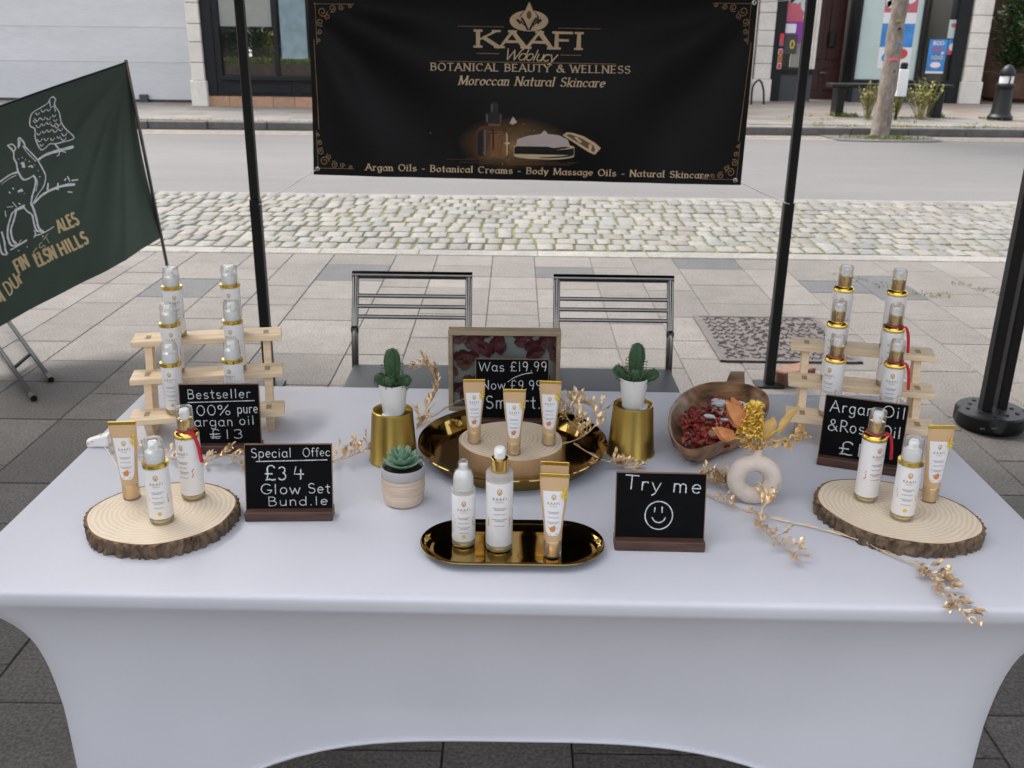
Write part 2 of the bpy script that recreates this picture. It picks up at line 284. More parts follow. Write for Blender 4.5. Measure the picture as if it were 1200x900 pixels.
# ------------------------------------------------------------------ lettering: one skeleton alphabet, drawn as chalk or as broad-pen serif strokes
def arc(cx, cy, rx, ry, a0, a1, n=9):
    return [(cx + rx * cos(radians(lerp(a0, a1, i / n))), cy + ry * sin(radians(lerp(a0, a1, i / n)))) for i in range(n + 1)]
X = .62
def bowl_l(w=.5): return arc(w / 2, X / 2, w / 2, X / 2, 40, 320)
GL = {
 'A': (.80, [[(0, 0), (.38, 1)], [(.38, 1), (.78, 0)], [(.14, .36), (.64, .36)]]),
 'B': (.66, [[(.08, 0), (.08, 1)], [(.08, 1)] + arc(.3, .77, .24, .23, 90, -90) + [(.08, .54)], [(.08, .54)] + arc(.32, .27, .28, .27, 90, -90) + [(.08, 0)]]),
 'C': (.78, [arc(.42, .5, .38, .5, 45, 315)]),
 'D': (.76, [[(.08, 0), (.08, 1)], [(.08, 1)] + arc(.3, .5, .38, .5, 90, -90) + [(.08, 0)]]),
 'E': (.62, [[(.08, 0), (.08, 1)], [(.08, .99), (.56, .99)], [(.08, .52), (.46, .52)], [(.08, .01), (.58, .01)]]),
 'F': (.60, [[(.08, 0), (.08, 1)], [(.08, .99), (.58, .99)], [(.08, .52), (.46, .52)]]),
 'G': (.80, [arc(.42, .5, .38, .5, 45, 345), [(.79, .40), (.50, .40)]]),
 'H': (.76, [[(.08, 0), (.08, 1)], [(.68, 0), (.68, 1)], [(.08, .52), (.68, .52)]]),
 'I': (.26, [[(.13, 0), (.13, 1)]]),
 'K': (.74, [[(.08, 0), (.08, 1)], [(.66, 1), (.12, .44)], [(.26, .58), (.74, 0)]]),
 'L': (.58, [[(.08, 0), (.08, 1)], [(.08, .01), (.56, .01)]]),
 'M': (.96, [[(.08, 0), (.12, 1)], [(.12, 1), (.48, .08)], [(.48, .08), (.84, 1)], [(.84, 1), (.88, 0)]]),
 'N': (.80, [[(.08, 0), (.08, 1)], [(.08, 1), (.70, 0)], [(.70, 0), (.70, 1)]]),
 'O': (.84, [arc(.42, .5, .38, .5, 90, 450, 18)]),
 'P': (.62, [[(.08, 0), (.08, 1)], [(.08, 1)] + arc(.3, .74, .26, .26, 90, -90) + [(.08, .48)]]),
 'R': (.70, [[(.08, 0), (.08, 1)], [(.08, 1)] + arc(.3, .74, .26, .26, 90, -90) + [(.08, .48)], [(.28, .48), (.68, 0)]]),
 'S': (.60, [arc(.3, .76, .23, .24, 30, 270) + arc(.3, .26, .26, .26, 90, -150)]),
 'T': (.70, [[(.35, 0), (.35, 1)], [(.0, .99), (.70, .99)]]),
 'U': (.76, [[(.08, 1), (.08, .32)] + arc(.38, .30, .30, .30, 180, 360) + [(.68, .32), (.68, 1)]]),
 'W': (1.08, [[(0, 1), (.28, 0)], [(.28, 0), (.53, .9)], [(.53, .9), (.78, 0)], [(.78, 0), (1.06, 1)]]),
 'Y': (.74, [[(0, 1), (.37, .48)], [(.74, 1), (.37, .48)], [(.37, .48), (.37, 0)]]),
 '&': (.84, [[(.82, 0), (.26, .70)] + arc(.40, .80, .17, .19, 200, -20) + [(.50, .62), (.20, .46)] + arc(.32, .24, .26, .24, 130, 300) + [(.62, .16), (.76, .46)]]),
 '-': (.42, [[(.06, .34), (.36, .34)]]), '.': (.22, [[(.09, .0), (.12, .07)]]), ' ': (.36, []),
 '%': (.9, [[(.12, 0), (.76, 1)], arc(.17, .78, .15, .2, 0, 360), arc(.72, .2, .16, .2, 0, 360)]),
 '£': (.66, [arc(.40, .76, .22, .24, 20, 180) + [(.20, .3), (.12, .06), (.06, .02), (.30, .08), (.46, .02), (.64, .06)], [(.04, .46), (.46, .46)]]),
 '0': (.66, [arc(.33, .5, .28, .5, 90, 450, 16)]), '1': (.3, [[(.14, 0), (.14, 1)]]),
 '3': (.58, [arc(.26, .75, .24, .24, 150, -80) + arc(.26, .27, .28, .27, 80, -150)]),
 '4': (.62, [[(.16, 1), (.06, .42), (.58, .42)], [(.44, .78), (.42, 0)]]),
 '5': (.6, [[(.5, 1), (.12, 1), (.1, .56)] + arc(.28, .32, .26, .32, 120, -140)]),
 '9': (.58, [arc(.27, .7, .22, .28, 20, 380, 14), [(.49, .78), (.47, .4), (.36, 0)]]),
 'a': (.54, [bowl_l(.48), [(.46, X), (.46, .08), (.54, .0)]]),
 'b': (.56, [[(.06, 1), (.06, 0)], arc(.29, X / 2, .23, X / 2, 140, -140)]),
 'c': (.48, [bowl_l(.48)]),
 'd': (.56, [bowl_l(.46), [(.47, 1), (.47, 0)]]),
 'e': (.52, [[(.04, .33), (.46, .33)] + arc(.25, X / 2, .22, X / 2, 10, 315)]),
 'f': (.36, [[(.38, .92)] + arc(.26, .84, .12, .16, 60, 180) + [(.14, .8), (.14, 0)], [(0, X), (.32, X)]]),
 'g': (.56, [arc(.25, X / 2, .22, X / 2, 40, 320), [(.47, X), (.47, -.08)] + arc(.26, -.1, .21, .22, 0, -150)]),
 'i': (.24, [[(.1, X), (.1, 0)], [(.1, .84), (.11, .9)]]),
 'k': (.52, [[(.07, 1), (.07, 0)], [(.44, X), (.1, .26)], [(.2, .36), (.5, 0)]]),
 'l': (.24, [[(.1, 1), (.1, 0)]]),
 'm': (.84, [[(.07, X), (.07, 0)], [(.07, .36)] + arc(.23, .42, .16, .2, 170, 0) + [(.39, .3), (.39, 0)], [(.39, .36)] + arc(.55, .42, .16, .2, 170, 0) + [(.71, .3), (.71, 0)]]),
 'n': (.54, [[(.07, X), (.07, 0)], [(.07, .36)] + arc(.25, .40, .18, .22, 170, 0) + [(.43, .3), (.43, 0)]]),
 'o': (.54, [arc(.25, X / 2, .23, X / 2, 90, 450, 14)]),
 'p': (.56, [[(.06, X), (.06, -.34)], arc(.29, X / 2, .23, X / 2, 140, -140)]),
 'r': (.40, [[(.07, X), (.07, 0)], [(.07, .34)] + arc(.25, .42, .18, .2, 160, 50)]),
 's': (.46, [arc(.23, .46, .17, .155, 30, 270) + arc(.23, .155, .19, .155, 90, -150)]),
 't': (.36, [[(.16, .9), (.16, .1)] + arc(.27, .11, .11, .11, 180, 290), [(.0, X), (.34, X)]]),
 'u': (.56, [[(.07, X), (.07, .22)] + arc(.26, .22, .19, .22, 180, 350), [(.46, X), (.46, 0)]]),
 'w': (.74, [[(0, X), (.18, 0)], [(.18, 0), (.36, .55)], [(.36, .55), (.54, 0)], [(.54, 0), (.72, X)]]),
 'x': (.5, [[(0, X), (.46, 0)], [(.46, X), (0, 0)]]),
 'y': (.52, [[(.02, X), (.24, .04)], [(.48, X), (.2, -.2), (.04, -.32)]]),
}
def layout(text, track=.12):
    x = 0; out = []
    for ch in text:
        a, ss = GL[ch]
        for s in ss: out.append([(px + x, py) for px, py in s])
        x += a + track
    return x - track, out
def strokes_serif(ss):
    """short feet at the ends of straight, steep strokes"""
    out = []
    for s in ss:
        for (a, b) in ((s[0], s[1]), (s[-1], s[-2])):
            dx, dy = a[0] - b[0], a[1] - b[1]
            if abs(dy) > .2 and abs(dy) > abs(dx) * .9 and min(abs(a[1] - q) for q in (0, 1, X, -.34)) < .02:
                out.append([(a[0] - .13, a[1]), (a[0] + .13, a[1])])
    return out
WJ = .16
def ribbon(bm, pts, wfn, fn, k=0, mi=0):
    """flat stroke: 2-D points -> fn(x, y, lift)"""
    n = len(pts); L = []; Rr = []
    closed = n > 6 and math.dist(pts[0], pts[-1]) < 1e-6
    for i, (x, y) in enumerate(pts):
        a = pts[i - 1] if i else (pts[-2] if closed else pts[0]); b = pts[i + 1] if i < n - 1 else (pts[1] if closed else pts[-1])
        dx, dy = b[0] - a[0], b[1] - a[1]; l = math.hypot(dx, dy) or 1; dx /= l; dy /= l
        w = wfn(dx, dy) / 2 * (1 + WJ * sin(i * 1.9 + x * 900))
        ex = 0 if closed else (-.4 * w if i == 0 else (.4 * w if i == n - 1 else 0))
        L.append((x + dx * ex - dy * w, y + dy * ex + dx * w)); Rr.append((x + dx * ex + dy * w, y + dy * ex - dx * w))
    va = [bm.verts.new(fn(*q, k)) for q in L]; vb = [bm.verts.new(fn(*q, k)) for q in Rr]
    for i in range(n - 1): bm.faces.new((vb[i], vb[i + 1], va[i + 1], va[i])).material_index = mi
def write(bm, text, p0, p1, h, fn, weight=.1, serif=False, slant=0., track=.12, mi=0, jit=0., lift0=0):
    """text from baseline point p0 to p1 with cap height h; stretched to fit"""
    wd, ss = layout(text, track)
    ux, uy = (p1[0] - p0[0]) / wd, (p1[1] - p0[1]) / wd
    sx = math.hypot(ux, uy); ca, sa = ux / sx, uy / sx
    if serif: thick, thin = weight * h, weight * h * .38
    else: thick = thin = weight * h
    def wf(dx, dy): return thin + (thick - thin) * abs(dx * sin(radians(22)) - dy * cos(radians(22))) ** 1.3
    def T(q, j=(0, 0)):
        X_ = (q[0] + j[0]) * sx + q[1] * h * slant; Y_ = (q[1] + j[1]) * h
        return (p0[0] + X_ * ca - Y_ * sa, p0[1] + X_ * sa + Y_ * ca)
    k = lift0
    for s in ss:
        j = (random.uniform(-jit, jit), random.uniform(-jit, jit)); k += 1
        ribbon(bm, [T(q, j) for q in s], wf, fn, k % 12, mi)
    if serif:
        for s in strokes_serif(ss): k += 1; ribbon(bm, [T(q) for q in s], lambda a, b: thin * 1.1, fn, k % 12, mi)

# ------------------------------------------------------------------ ground, street
def K(x): return 15.62 + .0274 * x
b = new(); grid(b, lambda u, v: (-60 + 120 * u, -30 + 110 * v, -.03), 1, 1); struct('ground', b, 'joint')
b = new(); grid(b, lambda u, v: (-14 + 28 * u, -8 + 14.93 * v, -.007), 1, 1); struct('pavement_bed', b, 'joint')
rng = random.Random(3)
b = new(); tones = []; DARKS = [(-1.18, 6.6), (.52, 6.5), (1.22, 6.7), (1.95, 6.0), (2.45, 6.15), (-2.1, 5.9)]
def paver(b, x0, x1, y0, y1, z=0, g=.0016, ch=.0026):
    zz = z + rng.uniform(-.0012, .0012)
    o = [b.verts.new(p) for p in ((x0 + g, y0 + g, zz - .005), (x1 - g, y0 + g, zz - .005), (x1 - g, y1 - g, zz - .005), (x0 + g, y1 - g, zz - .005))]
    g += ch; i = [b.verts.new(p) for p in ((x0 + g, y0 + g, zz), (x1 - g, y0 + g, zz), (x1 - g, y1 - g, zz), (x0 + g, y1 - g, zz))]
    b.faces.new(i); [b.faces.new((o[k], o[(k + 1) % 4], i[(k + 1) % 4], i[k])) for k in range(4)]
x = -7.5; ci = 0
while x < 8:
    wd = (.30, .40, .30, .30, .45, .30, .40)[ci % 7]; ci += 1; y = -3 + rng.choice((0, .15, .3))
    while y < 6.9:
        ln = rng.choice((.30, .45, .45, .60)); y1 = min(y + ln, 6.92)
        if 6.92 - y1 < .2: y1 = 6.92
        skip = (x + wd > 1.05 and x < 1.76 and y1 > 4.60 and y < 5.40)
        t = rng.uniform(.86, 1.09); c = (.122 * t, .110 * t, .0985 * t)
        if rng.random() < .12: c = (.108 * t, .096 * t, .086 * t)
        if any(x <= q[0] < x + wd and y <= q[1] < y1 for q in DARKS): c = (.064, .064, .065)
        paver(b, x, x + wd, y, y1); tones += [c] * 5
        y = y1
    x += wd
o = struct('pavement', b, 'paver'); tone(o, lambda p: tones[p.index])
# pale edging on both sides of the setts
for nm, ya, yb in (('near_edging', 6.93, 7.11), ('far_edging', 9.42, 9.60)):
    b = new(); tones = []; x = -12
    while x < 14:
        l = rng.uniform(.7, .95); paver(b, x, x + l, ya, yb, .002); t = rng.uniform(.9, 1.08); tones += [(.175 * t, .165 * t, .15 * t)] * 5; x += l
    o = struct(nm, b, 'paver'); tones_ = list(tones); tone(o, lambda p: tones_[p.index])
b = new(); grid(b, lambda u, v: (-14 + 30 * u, 6.90 + 2.75 * v, -.003), 1, 1); struct('cobble_bed', b, 'moss')
b = new(); tones = []; y = 7.12; row = 0
while y < 9.40:
    rd = rng.uniform(.185, .215); x = -8 + rng.uniform(0, .2)
    while x < 9.5:
        l = rng.uniform(.11, .165); g = .0082; z0 = rng.uniform(-.004, .004); t = rng.uniform(.78, 1.15)
        dx = .05 * sin(y * 2.2 + x * .3)
        c = [(x + dx + g, y + g), (x + dx + l - g, y + g), (x + dx + l - g, y + rd - g), (x + dx + g, y + rd - g)]
        c = [(a + rng.uniform(-.004, .004), bb + rng.uniform(-.004, .004) + .022 * sin(a * 1.3 + .5 * row)) for a, bb in c]
        cx = sum(q[0] for q in c) / 4; cy = sum(q[1] for q in c) / 4
        rr = [[b.verts.new((cx + (q[0] - cx) * s, cy + (q[1] - cy) * s, z0 + h)) for q in c] for s, h in ((1, -.012), (.94, .004), (.72, .011))]
        b.faces.new(rr[2])
        for a, d in zip(rr, rr[1:]): [b.faces.new((a[k], a[(k + 1) % 4], d[(k + 1) % 4], d[k])) for k in range(4)]
        hue = rng.uniform(-.02, .02); tones += [(.150 * t + hue * .3, .142 * t, .126 * t - hue * .3)] * 9
        x += l
    y += rd; row += 1
o = struct('cobbled_strip', b, 'sett', 50); tone(o, lambda p: tones[p.index])
b = new(); q = [b.verts.new(p) for p in ((-40, 9.6, .0), (40, 9.6, .0), (40, K(40), .0), (-40, K(-40), .0))]; b.faces.new(q); struct('road', b, 'road')
for off in (.28, .55):
    b = new(); q = [b.verts.new(p) for p in ((-40, K(-40) - off - .07, .004), (40, K(40) - off - .07, .004), (40, K(40) - off, .004), (-40, K(-40) - off, .004))]; b.faces.new(q); struct('road_line', b, 'paint')
b = new(); x = -14
while x < 16:
    l = .92; xm = x + l / 2; box(b, (xm, K(xm) + .075, .06), (l - .008, .15, .125), .012); x += l
struct('kerb', b, 'kerb', 30)
b = new(); tones = []
q = [b.verts.new(p) for p in ((-40, K(-40) + .15, .108), (40, K(40) + .15, .108), (40, 60, .108), (-40, 60, .108))]; b.faces.new(q); tones.append((.24, .21, .18))
y = 15.3
while y < 23.5:
    x = -13 + rng.uniform(0, .5); warm = 16.9 < y < 17.6 and rng.random() < .8
    while x < 14:
        l = rng.uniform(.5, .75)
        if y > K(x) + .16 and y > K(x + l) + .16:
            t = rng.uniform(.88, 1.08); w_ = rng.random() < (.30 if y > 16.9 else .12)
            paver(b, x, x + l, y, y + .45, .12); tones += [((.165, .13, .10) if w_ else (.168 * t, .155 * t, .14 * t))] * 5
        x += l
    y += .45
o = struct('far_pavement', b, 'slab'); tone(o, lambda p: tones[p.index])
# grass in joints and gutters
b = new(); rg = random.Random(11)
def tuft(x, y, z, n, h, sp):
    for i in range(n):
        a = rg.uniform(0, 6.3); d = Vector((cos(a) * .5, sin(a) * .5, rg.uniform(.5, 1.2)))
        leaf(b, (x + rg.uniform(-sp, sp), y + rg.uniform(-sp, sp), z), d, h * rg.uniform(.5, 1.2), h * .25)
for i in range(70): x = rg.uniform(-5, 8); tuft(x, 6.93 + rg.uniform(-.01, .02), 0, 5, .014, .05)
for x, y in ((2.35, 6.35), (2.42, 6.2), (2.52, 6.05), (2.6, 5.95), (2.75, 5.95), (2.95, 6.25), (3.05, 6.1), (3.15, 6.0), (3.3, 5.98), (2.25, 6.45), (2.7, 5.97)): tuft(x, y, 0, 26, .018, .07)
for i in range(60): x = rg.uniform(4.4, 8); tuft(x, K(x) + .2 + rg.uniform(-.04, .05), .12, 8, .04, .08)
for i in range(30): x = rg.uniform(-6, -3); tuft(x, K(x) + .2, .12, 5, .03, .08)
for i in range(26): x = rg.uniform(4.6, 8.4); tuft(x, rg.uniform(16.2, 18), .12, 8, .05, .10)
for x, y in ((5.78, 17.85), (5.95, 17.85), (7.55, 18.0)): tuft(x, y, .12, 60, .09, .14)
tag(fin('grass_tufts', b, 'grass', None, 0), kind='stuff')

# ------------------------------------------------------------------ buildings across the street
FZ = .12
def fb(b, x0, x1, z0, z1, y, d=.2, bev=0, mi=0): box(b, ((x0 + x1) / 2, y + d / 2, (z0 + z1) / 2), (abs(x1 - x0), d, z1 - z0), bev, mi=mi)
def stones(x0, x1, y, d, name, par, zt=4.6, h=.33, base=True):
    b = new(); z = FZ
    if base: fb(b, x0 - .03, x1 + .03, z, z + .45, y - .03, d, .008); z += .456
    while z < zt:
        hh = h + .02 * sin(z * 9); fb(b, x0, x1, z, z + hh - .012, y, d, .008); z += hh
    fb(b, x0 + .012, x1 - .012, FZ, zt, y + .02, d - .03, mi=1)
    return fin(name, b, ['stone', 'mortar'], par, 0)
LY = 18.45
bl = thing('rendered_building', 'long pale grey rendered building wall at the far left behind the green banner', 'building')
b = new(); fb(b, -15, -6.118, FZ + .05, 4.6, 19.2, .3); fin('wall', b, 'render', bl, 0)
b = new(); fb(b, -15, -6.102, FZ, FZ + .05, 19.22, .26); fin('plinth', b, 'shopgrey', bl, 0)
b = new(); box(b, (-7.089,19.15,0.181), (.16, .09, .17), .01); fin('vent_box', b, 'shopgrey', bl, 0)
for k in range(4):
    b = new(); fb(b, -15, -6.118, .85 + k * .62, .862 + k * .62, 19.194, .02); fin('render_joint', b, 'render', bl, 0)

sh = thing('planted_shopfront', 'dark framed shop front with a hedge planter in its window, left of the black banner', 'shop')
ZS, ZP = 0.661, 0.302
xa, xb_, xc, xe = -5.894, -5.663, -5.4, 2.2
stones(xa, xb_, 18.38, .9, 'stone_pilaster', sh)
b = new(); fb(b, xb_, xb_ + .20, ZP, 4.6, LY, .25, .006); fb(b, xc - .07, xc + .05, ZP, 4.6, LY + .02, .14, .006)
for xx in (-4.343, -2.4, -.8, .8): fb(b, xx - .04, xx + .04, ZS, 2.75, LY + .03, .10, .005)
fb(b, xc + .05, xe, ZS - .08, ZS, LY - .03, .2, .006); fb(b, xc + .05, xe, 2.75, 2.9, LY, .2, .006)
fin('window_frame', b, 'shopblk', sh, 0)
b = new(); fb(b, xc + .05, xe, ZP, ZS - .08, LY + .02, .2)
for k in range(6): fb(b, xc + .2 + k * 1.25, xc + 1.3 + k * 1.25, ZP + .05, ZS - .13, LY + .005, .03, .01)
fin('stall_riser', b, 'shopblk', sh, 0)
b = new(); x = xb_ + .01; tones = []
while x < xe: n0 = len(b.faces); fb(b, x, min(x + .40, xe) - .008, FZ, ZP - .004, LY - .01, .3); t = rng.uniform(.85, 1.1); tones += [(.40 * t, .23 * t, .145 * t)] * (len(b.faces) - n0); x += .40
o = fin('tiled_plinth', b, 'terra', sh, 0); tone(o, lambda p: tones[p.index])
b = new(); fb(b, xb_, xe, 2.9, 4.6, LY + .03, .25); fin('fascia', b, 'shopblk', sh, 0)
b = new(); fb(b, xb_ + .2, xc - .07, ZP, 2.9, LY + .5, .05); fin('recess', b, 'dark', sh, 0)
b = new(); fb(b, xb_ + .21, xc - .08, ZP, ZS + .1, LY + .2, .05); fin('letter_panel', b, 'pwhite', sh, 0)
b = new(); fb(b, xc + .05, xe, .30, 3, LY + 2.2, .05); fb(b, xc - .1, xc - .05, .3, 3, LY + .3, 1.9); fb(b, xe, xe + .05, .3, 3, LY + .1, 2.1); fb(b, xc, xe, .3, .36, LY + .25, 1.9); fin('interior', b, 'dark', sh, 0)
b = new(); fb(b, xc + .04, xe, ZS - .01, 2.76, LY + .07, .012); fin('pane', b, 'glass', sh, 0)
b = new(); fb(b, xc + .06, -4.413, 1.505, 2.75, LY + .09, .01); fin('blind', b, 'blind', sh, 0)
b = new(); fb(b, -4.262, -3.795, 0.961, 2.75, LY + .10, .02); fin('display_board', b, 'bluepanel', sh, 0)
b = new(); fb(b, xc + .08, xe - .1, ZS, 0.877, LY + .09, .24, .01); fin('window_planter', b, 'soilbox', sh, 0)
hz = 0.877
b = new(); rg = random.Random(5)
for i in range(5200):
    p = (rg.uniform(xc + .08, xe - .1), LY + .085 + rg.uniform(0, .24), hz + rg.uniform(-.02, .07)); leaf(b, p, (rg.uniform(-1, 1), rg.uniform(-1.2, .3), rg.uniform(.1, 1)), .05, .03)
tag(fin('hedge', b, 'hedge', None, 0), 'low clipped bright green hedge in the shop window planter left of the black banner', 'hedge')
def bush(name, label, loc, rx, rz_, n, m, lf=.1, group=None, stem=True, cat='plant'):
    t = thing(name, label, cat, loc, 0, group); rg = random.Random(int(abs(loc[0]) * 100) + n)
    b = new()
    for i in range(n):
        a = rg.uniform(0, 6.3); q = rg.random() ** .5; zz = rg.uniform(-1, 1); rr = sqrt(max(0, 1 - zz * zz)) * (.7 + .3 * sin(3 * a + zz * 4)) * q
        p = Vector((rx * rr * cos(a), rx * rr * sin(a), rz_ * (1 + zz * (.75 + .25 * q))))
        leaf(b, p, Vector((cos(a), sin(a), rg.uniform(-.2, 1))), lf * rg.uniform(.6, 1.3), lf * .4)
    fin('foliage', b, m, t, 0)
    b = new()
    for i in range(5):
        a = i * 1.3; tube(b, [(0, 0, 0), (rx * .25 * cos(a), rx * .25 * sin(a), rz_ * .6), (rx * .5 * cos(a), rx * .5 * sin(a), rz_ * 1.3)], [.012, .009, .004], 5)
    fin('stem', b, 'soilbox', t); return t
bush('window_plant', 'round dark green plant behind the shop window hedge, directly beside the left gazebo pole', (-5.222, 18.95, hz - .1), .26, .34, 420, 'leafd', .12, 'plants in the shop window')
bush('window_plant', 'wide dark green plant behind the shop window hedge, right of the left gazebo pole', (-4.807, 19.0, hz - .1), .34, .36, 520, 'leafd', .12, 'plants in the shop window')
bush('window_plant', 'small yellow green plant behind the shop window hedge next to the pale blue board', (-4.545, 18.9, hz - .1), .17, .30, 260, 'leafy', .10, 'plants in the shop window')
b = new(); fb(b, xe, xe + .3, FZ, 4.6, LY, 3.4); fin('side_wall', b, 'render', sh, 0)

# right-hand shop
RY = 21.6
rs = thing('postered_shopfront', 'dark framed shop with posters and an oxblood door, right of the black banner', 'shop')
x1, x2, x3, x4, x5 = 5.067, 5.409, 5.643, 6.489, 7.155
x6, x7, x8, x9, x10 = 8.522, 9.223, 9.511, 9.906, 17.
zs = 0.579
stones(x1, x2, RY - .05, .5, 'stone_pilaster', rs); stones(x8, x9, RY - .05, 2.4, 'stone_pilaster', rs, 2.32)
b = new(); fb(b, 2.4, x1 - .03, FZ, 4.6, RY + .02, .4); fin('wall', b, 'stone', rs, 0)
b = new(); fb(b, x2, x3, FZ, 4.6, RY, .3, .006); fb(b, x7, x8 - .04, FZ, 4.6, RY, .4, .006); fb(b, x5, x5 + .06, FZ, 2.9, RY, .5, .006)
fb(b, x5 + .06, x7, zs - .08, zs, RY - .02, .25, .006); fb(b, x6 - .02, x6 + .03, zs, 2.9, RY + .04, .08); fb(b, (x6 + x7) / 2 - .25, (x6 + x7) / 2 - .21, zs, 2.9, RY + .06, .05); fb(b, x2, x7, 2.9, 3.05, RY, .3)
fb(b, x3, x4 - .15, .68, .78, RY + .06, .2, .006)
fin('window_frame', b, 'shopblk', rs, 0)
b = new(); fb(b, x5 + .06, x7, FZ, zs - .08, RY + .04, .2); fb(b, x3, x4 - .15, FZ, .68, RY + .1, .2); fin('stall_riser', b, 'shopgrey', rs, 0)
b = new(); fb(b, x2, 17, 3.05, 4.6, RY + .02, .3); fin('fascia', b, 'shopblk', rs, 0)
b = new(); fb(b, x9, 17, 2.32, 3.05, RY - .06, .3, .01); fin('lintel', b, 'stone', rs, 0)
b = new(); fb(b, x3, x4 - .15, .78, 2.9, RY + .12, .012); fb(b, x5 + .06, x7, zs, 2.9, RY + .09, .012); fin('pane', b, 'glass', rs, 0)
b = new(); fb(b, x4 - .19, x4 - .12, .78, 2.9, RY + .1, .9, .005); fin('white_post', b, 'stone', rs, 0)
dr = new(); fb(dr, x4 - .15, x5, FZ, 2.75, RY + .85, .06)
dw = x5 - x4 + .15
for k in range(2):
    xx = x4 - .15 + .06 + k * dw / 2
    fb(dr, xx, xx + dw / 2 - .1, .95, 2.2, RY + .82, .05, .015); fb(dr, xx, xx + dw / 2 - .1, .30, .78, RY + .82, .05, .015)
d = fin('door', dr, 'door', rs, 0)
b = new(); box(b, (6.879,22.38,1.38), (.15, .08, .34), .02); fin('letterbox', b, 'pblack', d, 0)
b = new(); box(b, (6.754,22.36,0.688), (.16, .06, .05), .01); fin('handle', b, 'chrome', d, 0)
b = new(); fb(b, x4 - .15, x5, 2.75, 2.95, RY + .84, .06); fin('door_head', b, 'aqua', rs, 0)
b = new(); fb(b, x2, x5, FZ, 3, RY + 1.6, .05); fb(b, x5 + .06, x8, .12, 3, RY + 2.4, .05); fb(b, x5 + .07, x5 + .12, FZ, 3, RY + .3, 2.2); fb(b, x8 - .1, x8 - .05, FZ, 3, RY + .45, 2); fb(b, x5, x8, FZ, FZ + .04, RY + .3, 2.1); fin('interior', b, 'dark', rs, 0)
b = new(); fb(b, x5 + .07, x6 - .02, zs + .01, 2.9, RY + .082, .006); fin('aqua_panel', b, 'aqua', rs, 0)
b = new(); fb(b, x4 - .55, x4 - .22, .8, 2.9, RY + .5, .02); fin('inner_panel', b, 'stone', rs, 0)
b = new(); tube(b, [(7.691,21.7,2.169), (7.575,21.7,0.588)], .02, 6); fin('brass_pole', b, 'printgold', rs)
b = new(); fb(b, x9, 17, FZ, 3.1, RY + 2.3, .1)
for k in range(30): fb(b, x9, 17, FZ + .075 * k + .066, FZ + .075 * k + .074, RY + 2.294, .02, mi=1)
fin('passage_wall', b, ['brickd', 'dark'], rs, 0)
b = new(); fb(b, x9, 17, FZ + .002, FZ + .01, RY, 2.3); fin('passage_floor', b, 'brickd', rs, 0)
bush('passage_shrub', 'tall feathery green shrub in the dark brick passage above the bollard', (11.06, 22.6, .75), .75, .80, 900, 'leafd', .20)
pl = thing('shrub_tub', 'brown tub holding the green shrub in the dark passage at the far right', 'planter', (11.035, 22.5, FZ))
b = new(); lathe(b, [(.50, 0), (.62, .1), (.66, .62), (.60, .62), (.56, .55)], 20); fin('tub', b, 'brickd', pl)
b = new(); lathe(b, [(.57, .545), (.3, .57)], 16); fin('soil', b, 'soil', pl)
tag(bpy.data.objects['shrub_tub'])

def poster(label, x0, x1, z0, z1, y, bands, texts=(), cat='poster', name='poster', blobs=()):
    t = thing(name, label, cat, ((x0 + x1) / 2, y, z0))
    w_, h_ = x1 - x0, z1 - z0; b = new(); mats_ = []
    for (a, c, m) in bands:
        mats_.append(m); fb(b, -w_ / 2, w_ / 2, a * h_, c * h_, 0, .008, mi=len(mats_) - 1)
    fin('sheet', b, mats_, t, 0)
    if texts or blobs:
        b = new(); ms = []
        for (tx, u0, v0, u1, hh, wt, m) in texts:
            ms.append(m); write(b, tx, (-w_ / 2 + u0 * w_, v0 * h_), (-w_ / 2 + u1 * w_, v0 * h_), hh * h_, lambda x, y, k: (x, -.004 - .0004 * k, y), wt, mi=len(ms) - 1)
        for (u, v, ru, rv, m) in blobs:
            ms.append(m); prism(b, [(-w_ / 2 + (u + ru * cos(a * pi / 6)) * w_, (v + rv * sin(a * pi / 6)) * h_) for a in range(12)], lambda x, y, k: (x, -.003 - .0002 * len(ms), y), 0, mi=len(ms) - 1)
        fin('print', b, ms, t, 0)
    return t
poster('tall pink sale poster with a big pale pound sign beside the right gazebo pole', x3 + .02, x3 + .46, 1.30, 2.95, RY + .10, [(0, .26, 'purple'), (.26, 1, 'pink')],
       [('£', .05, .50, .60, .36, .22, 'aqua'), ('4', .66, .62, 1.0, .30, .2, 'aqua'), ('9', .68, .30, .98, .24, .2, 'aqua')])
poster('small white notice stuck over the pink pound poster', x3 + .0, x3 + .24, 1.50, 1.68, RY + .085, [(0, 1, 'pwhite')], cat='notice', name='notice')
poster('dark green square notice with a yellow ring below the pink pound poster', x3 + .0, x3 + .30, 1.08, 1.47, RY + .09, [(0, 1, 'shopgrey')], [('0', .5, .3, .8, .4, .15, 'inkyel')], cat='notice', name='notice')
b = new(); y_ = RY - .02
for k, (zc, m) in enumerate(((1.42, 0), (1.30, 1), (1.12, 2), (.98, 3), (.84, 4))): box(b, (x2 + .17 - .0 * k, y_, zc), (.09, .02, .13), .01, mi=m)
tag(fin('sticker_strip', b, ['red', 'blue', 'pwhite', 'lime', 'pwhite'], None, 0), 'vertical strip of colourful stickers on the dark pilaster left of the pound poster', 'sticker')
poster('large white and blue window poster with red lettering, half hidden by the tree trunk', 7.687, 8.373, 0.816, 2.95, RY + .08,
       [(0, .20, 'pwhite'), (.20, .42, 'blue'), (.42, .52, 'pwhite'), (.52, 1, 'pink')], [('£', .02, .58, .5, .36, .2, 'pwhite'), ('0', .55, .62, .98, .22, .16, 'pwhite')], blobs=[(.4, .1, .3, .06, 'blue'), (.7, .14, .2, .05, 'red')])
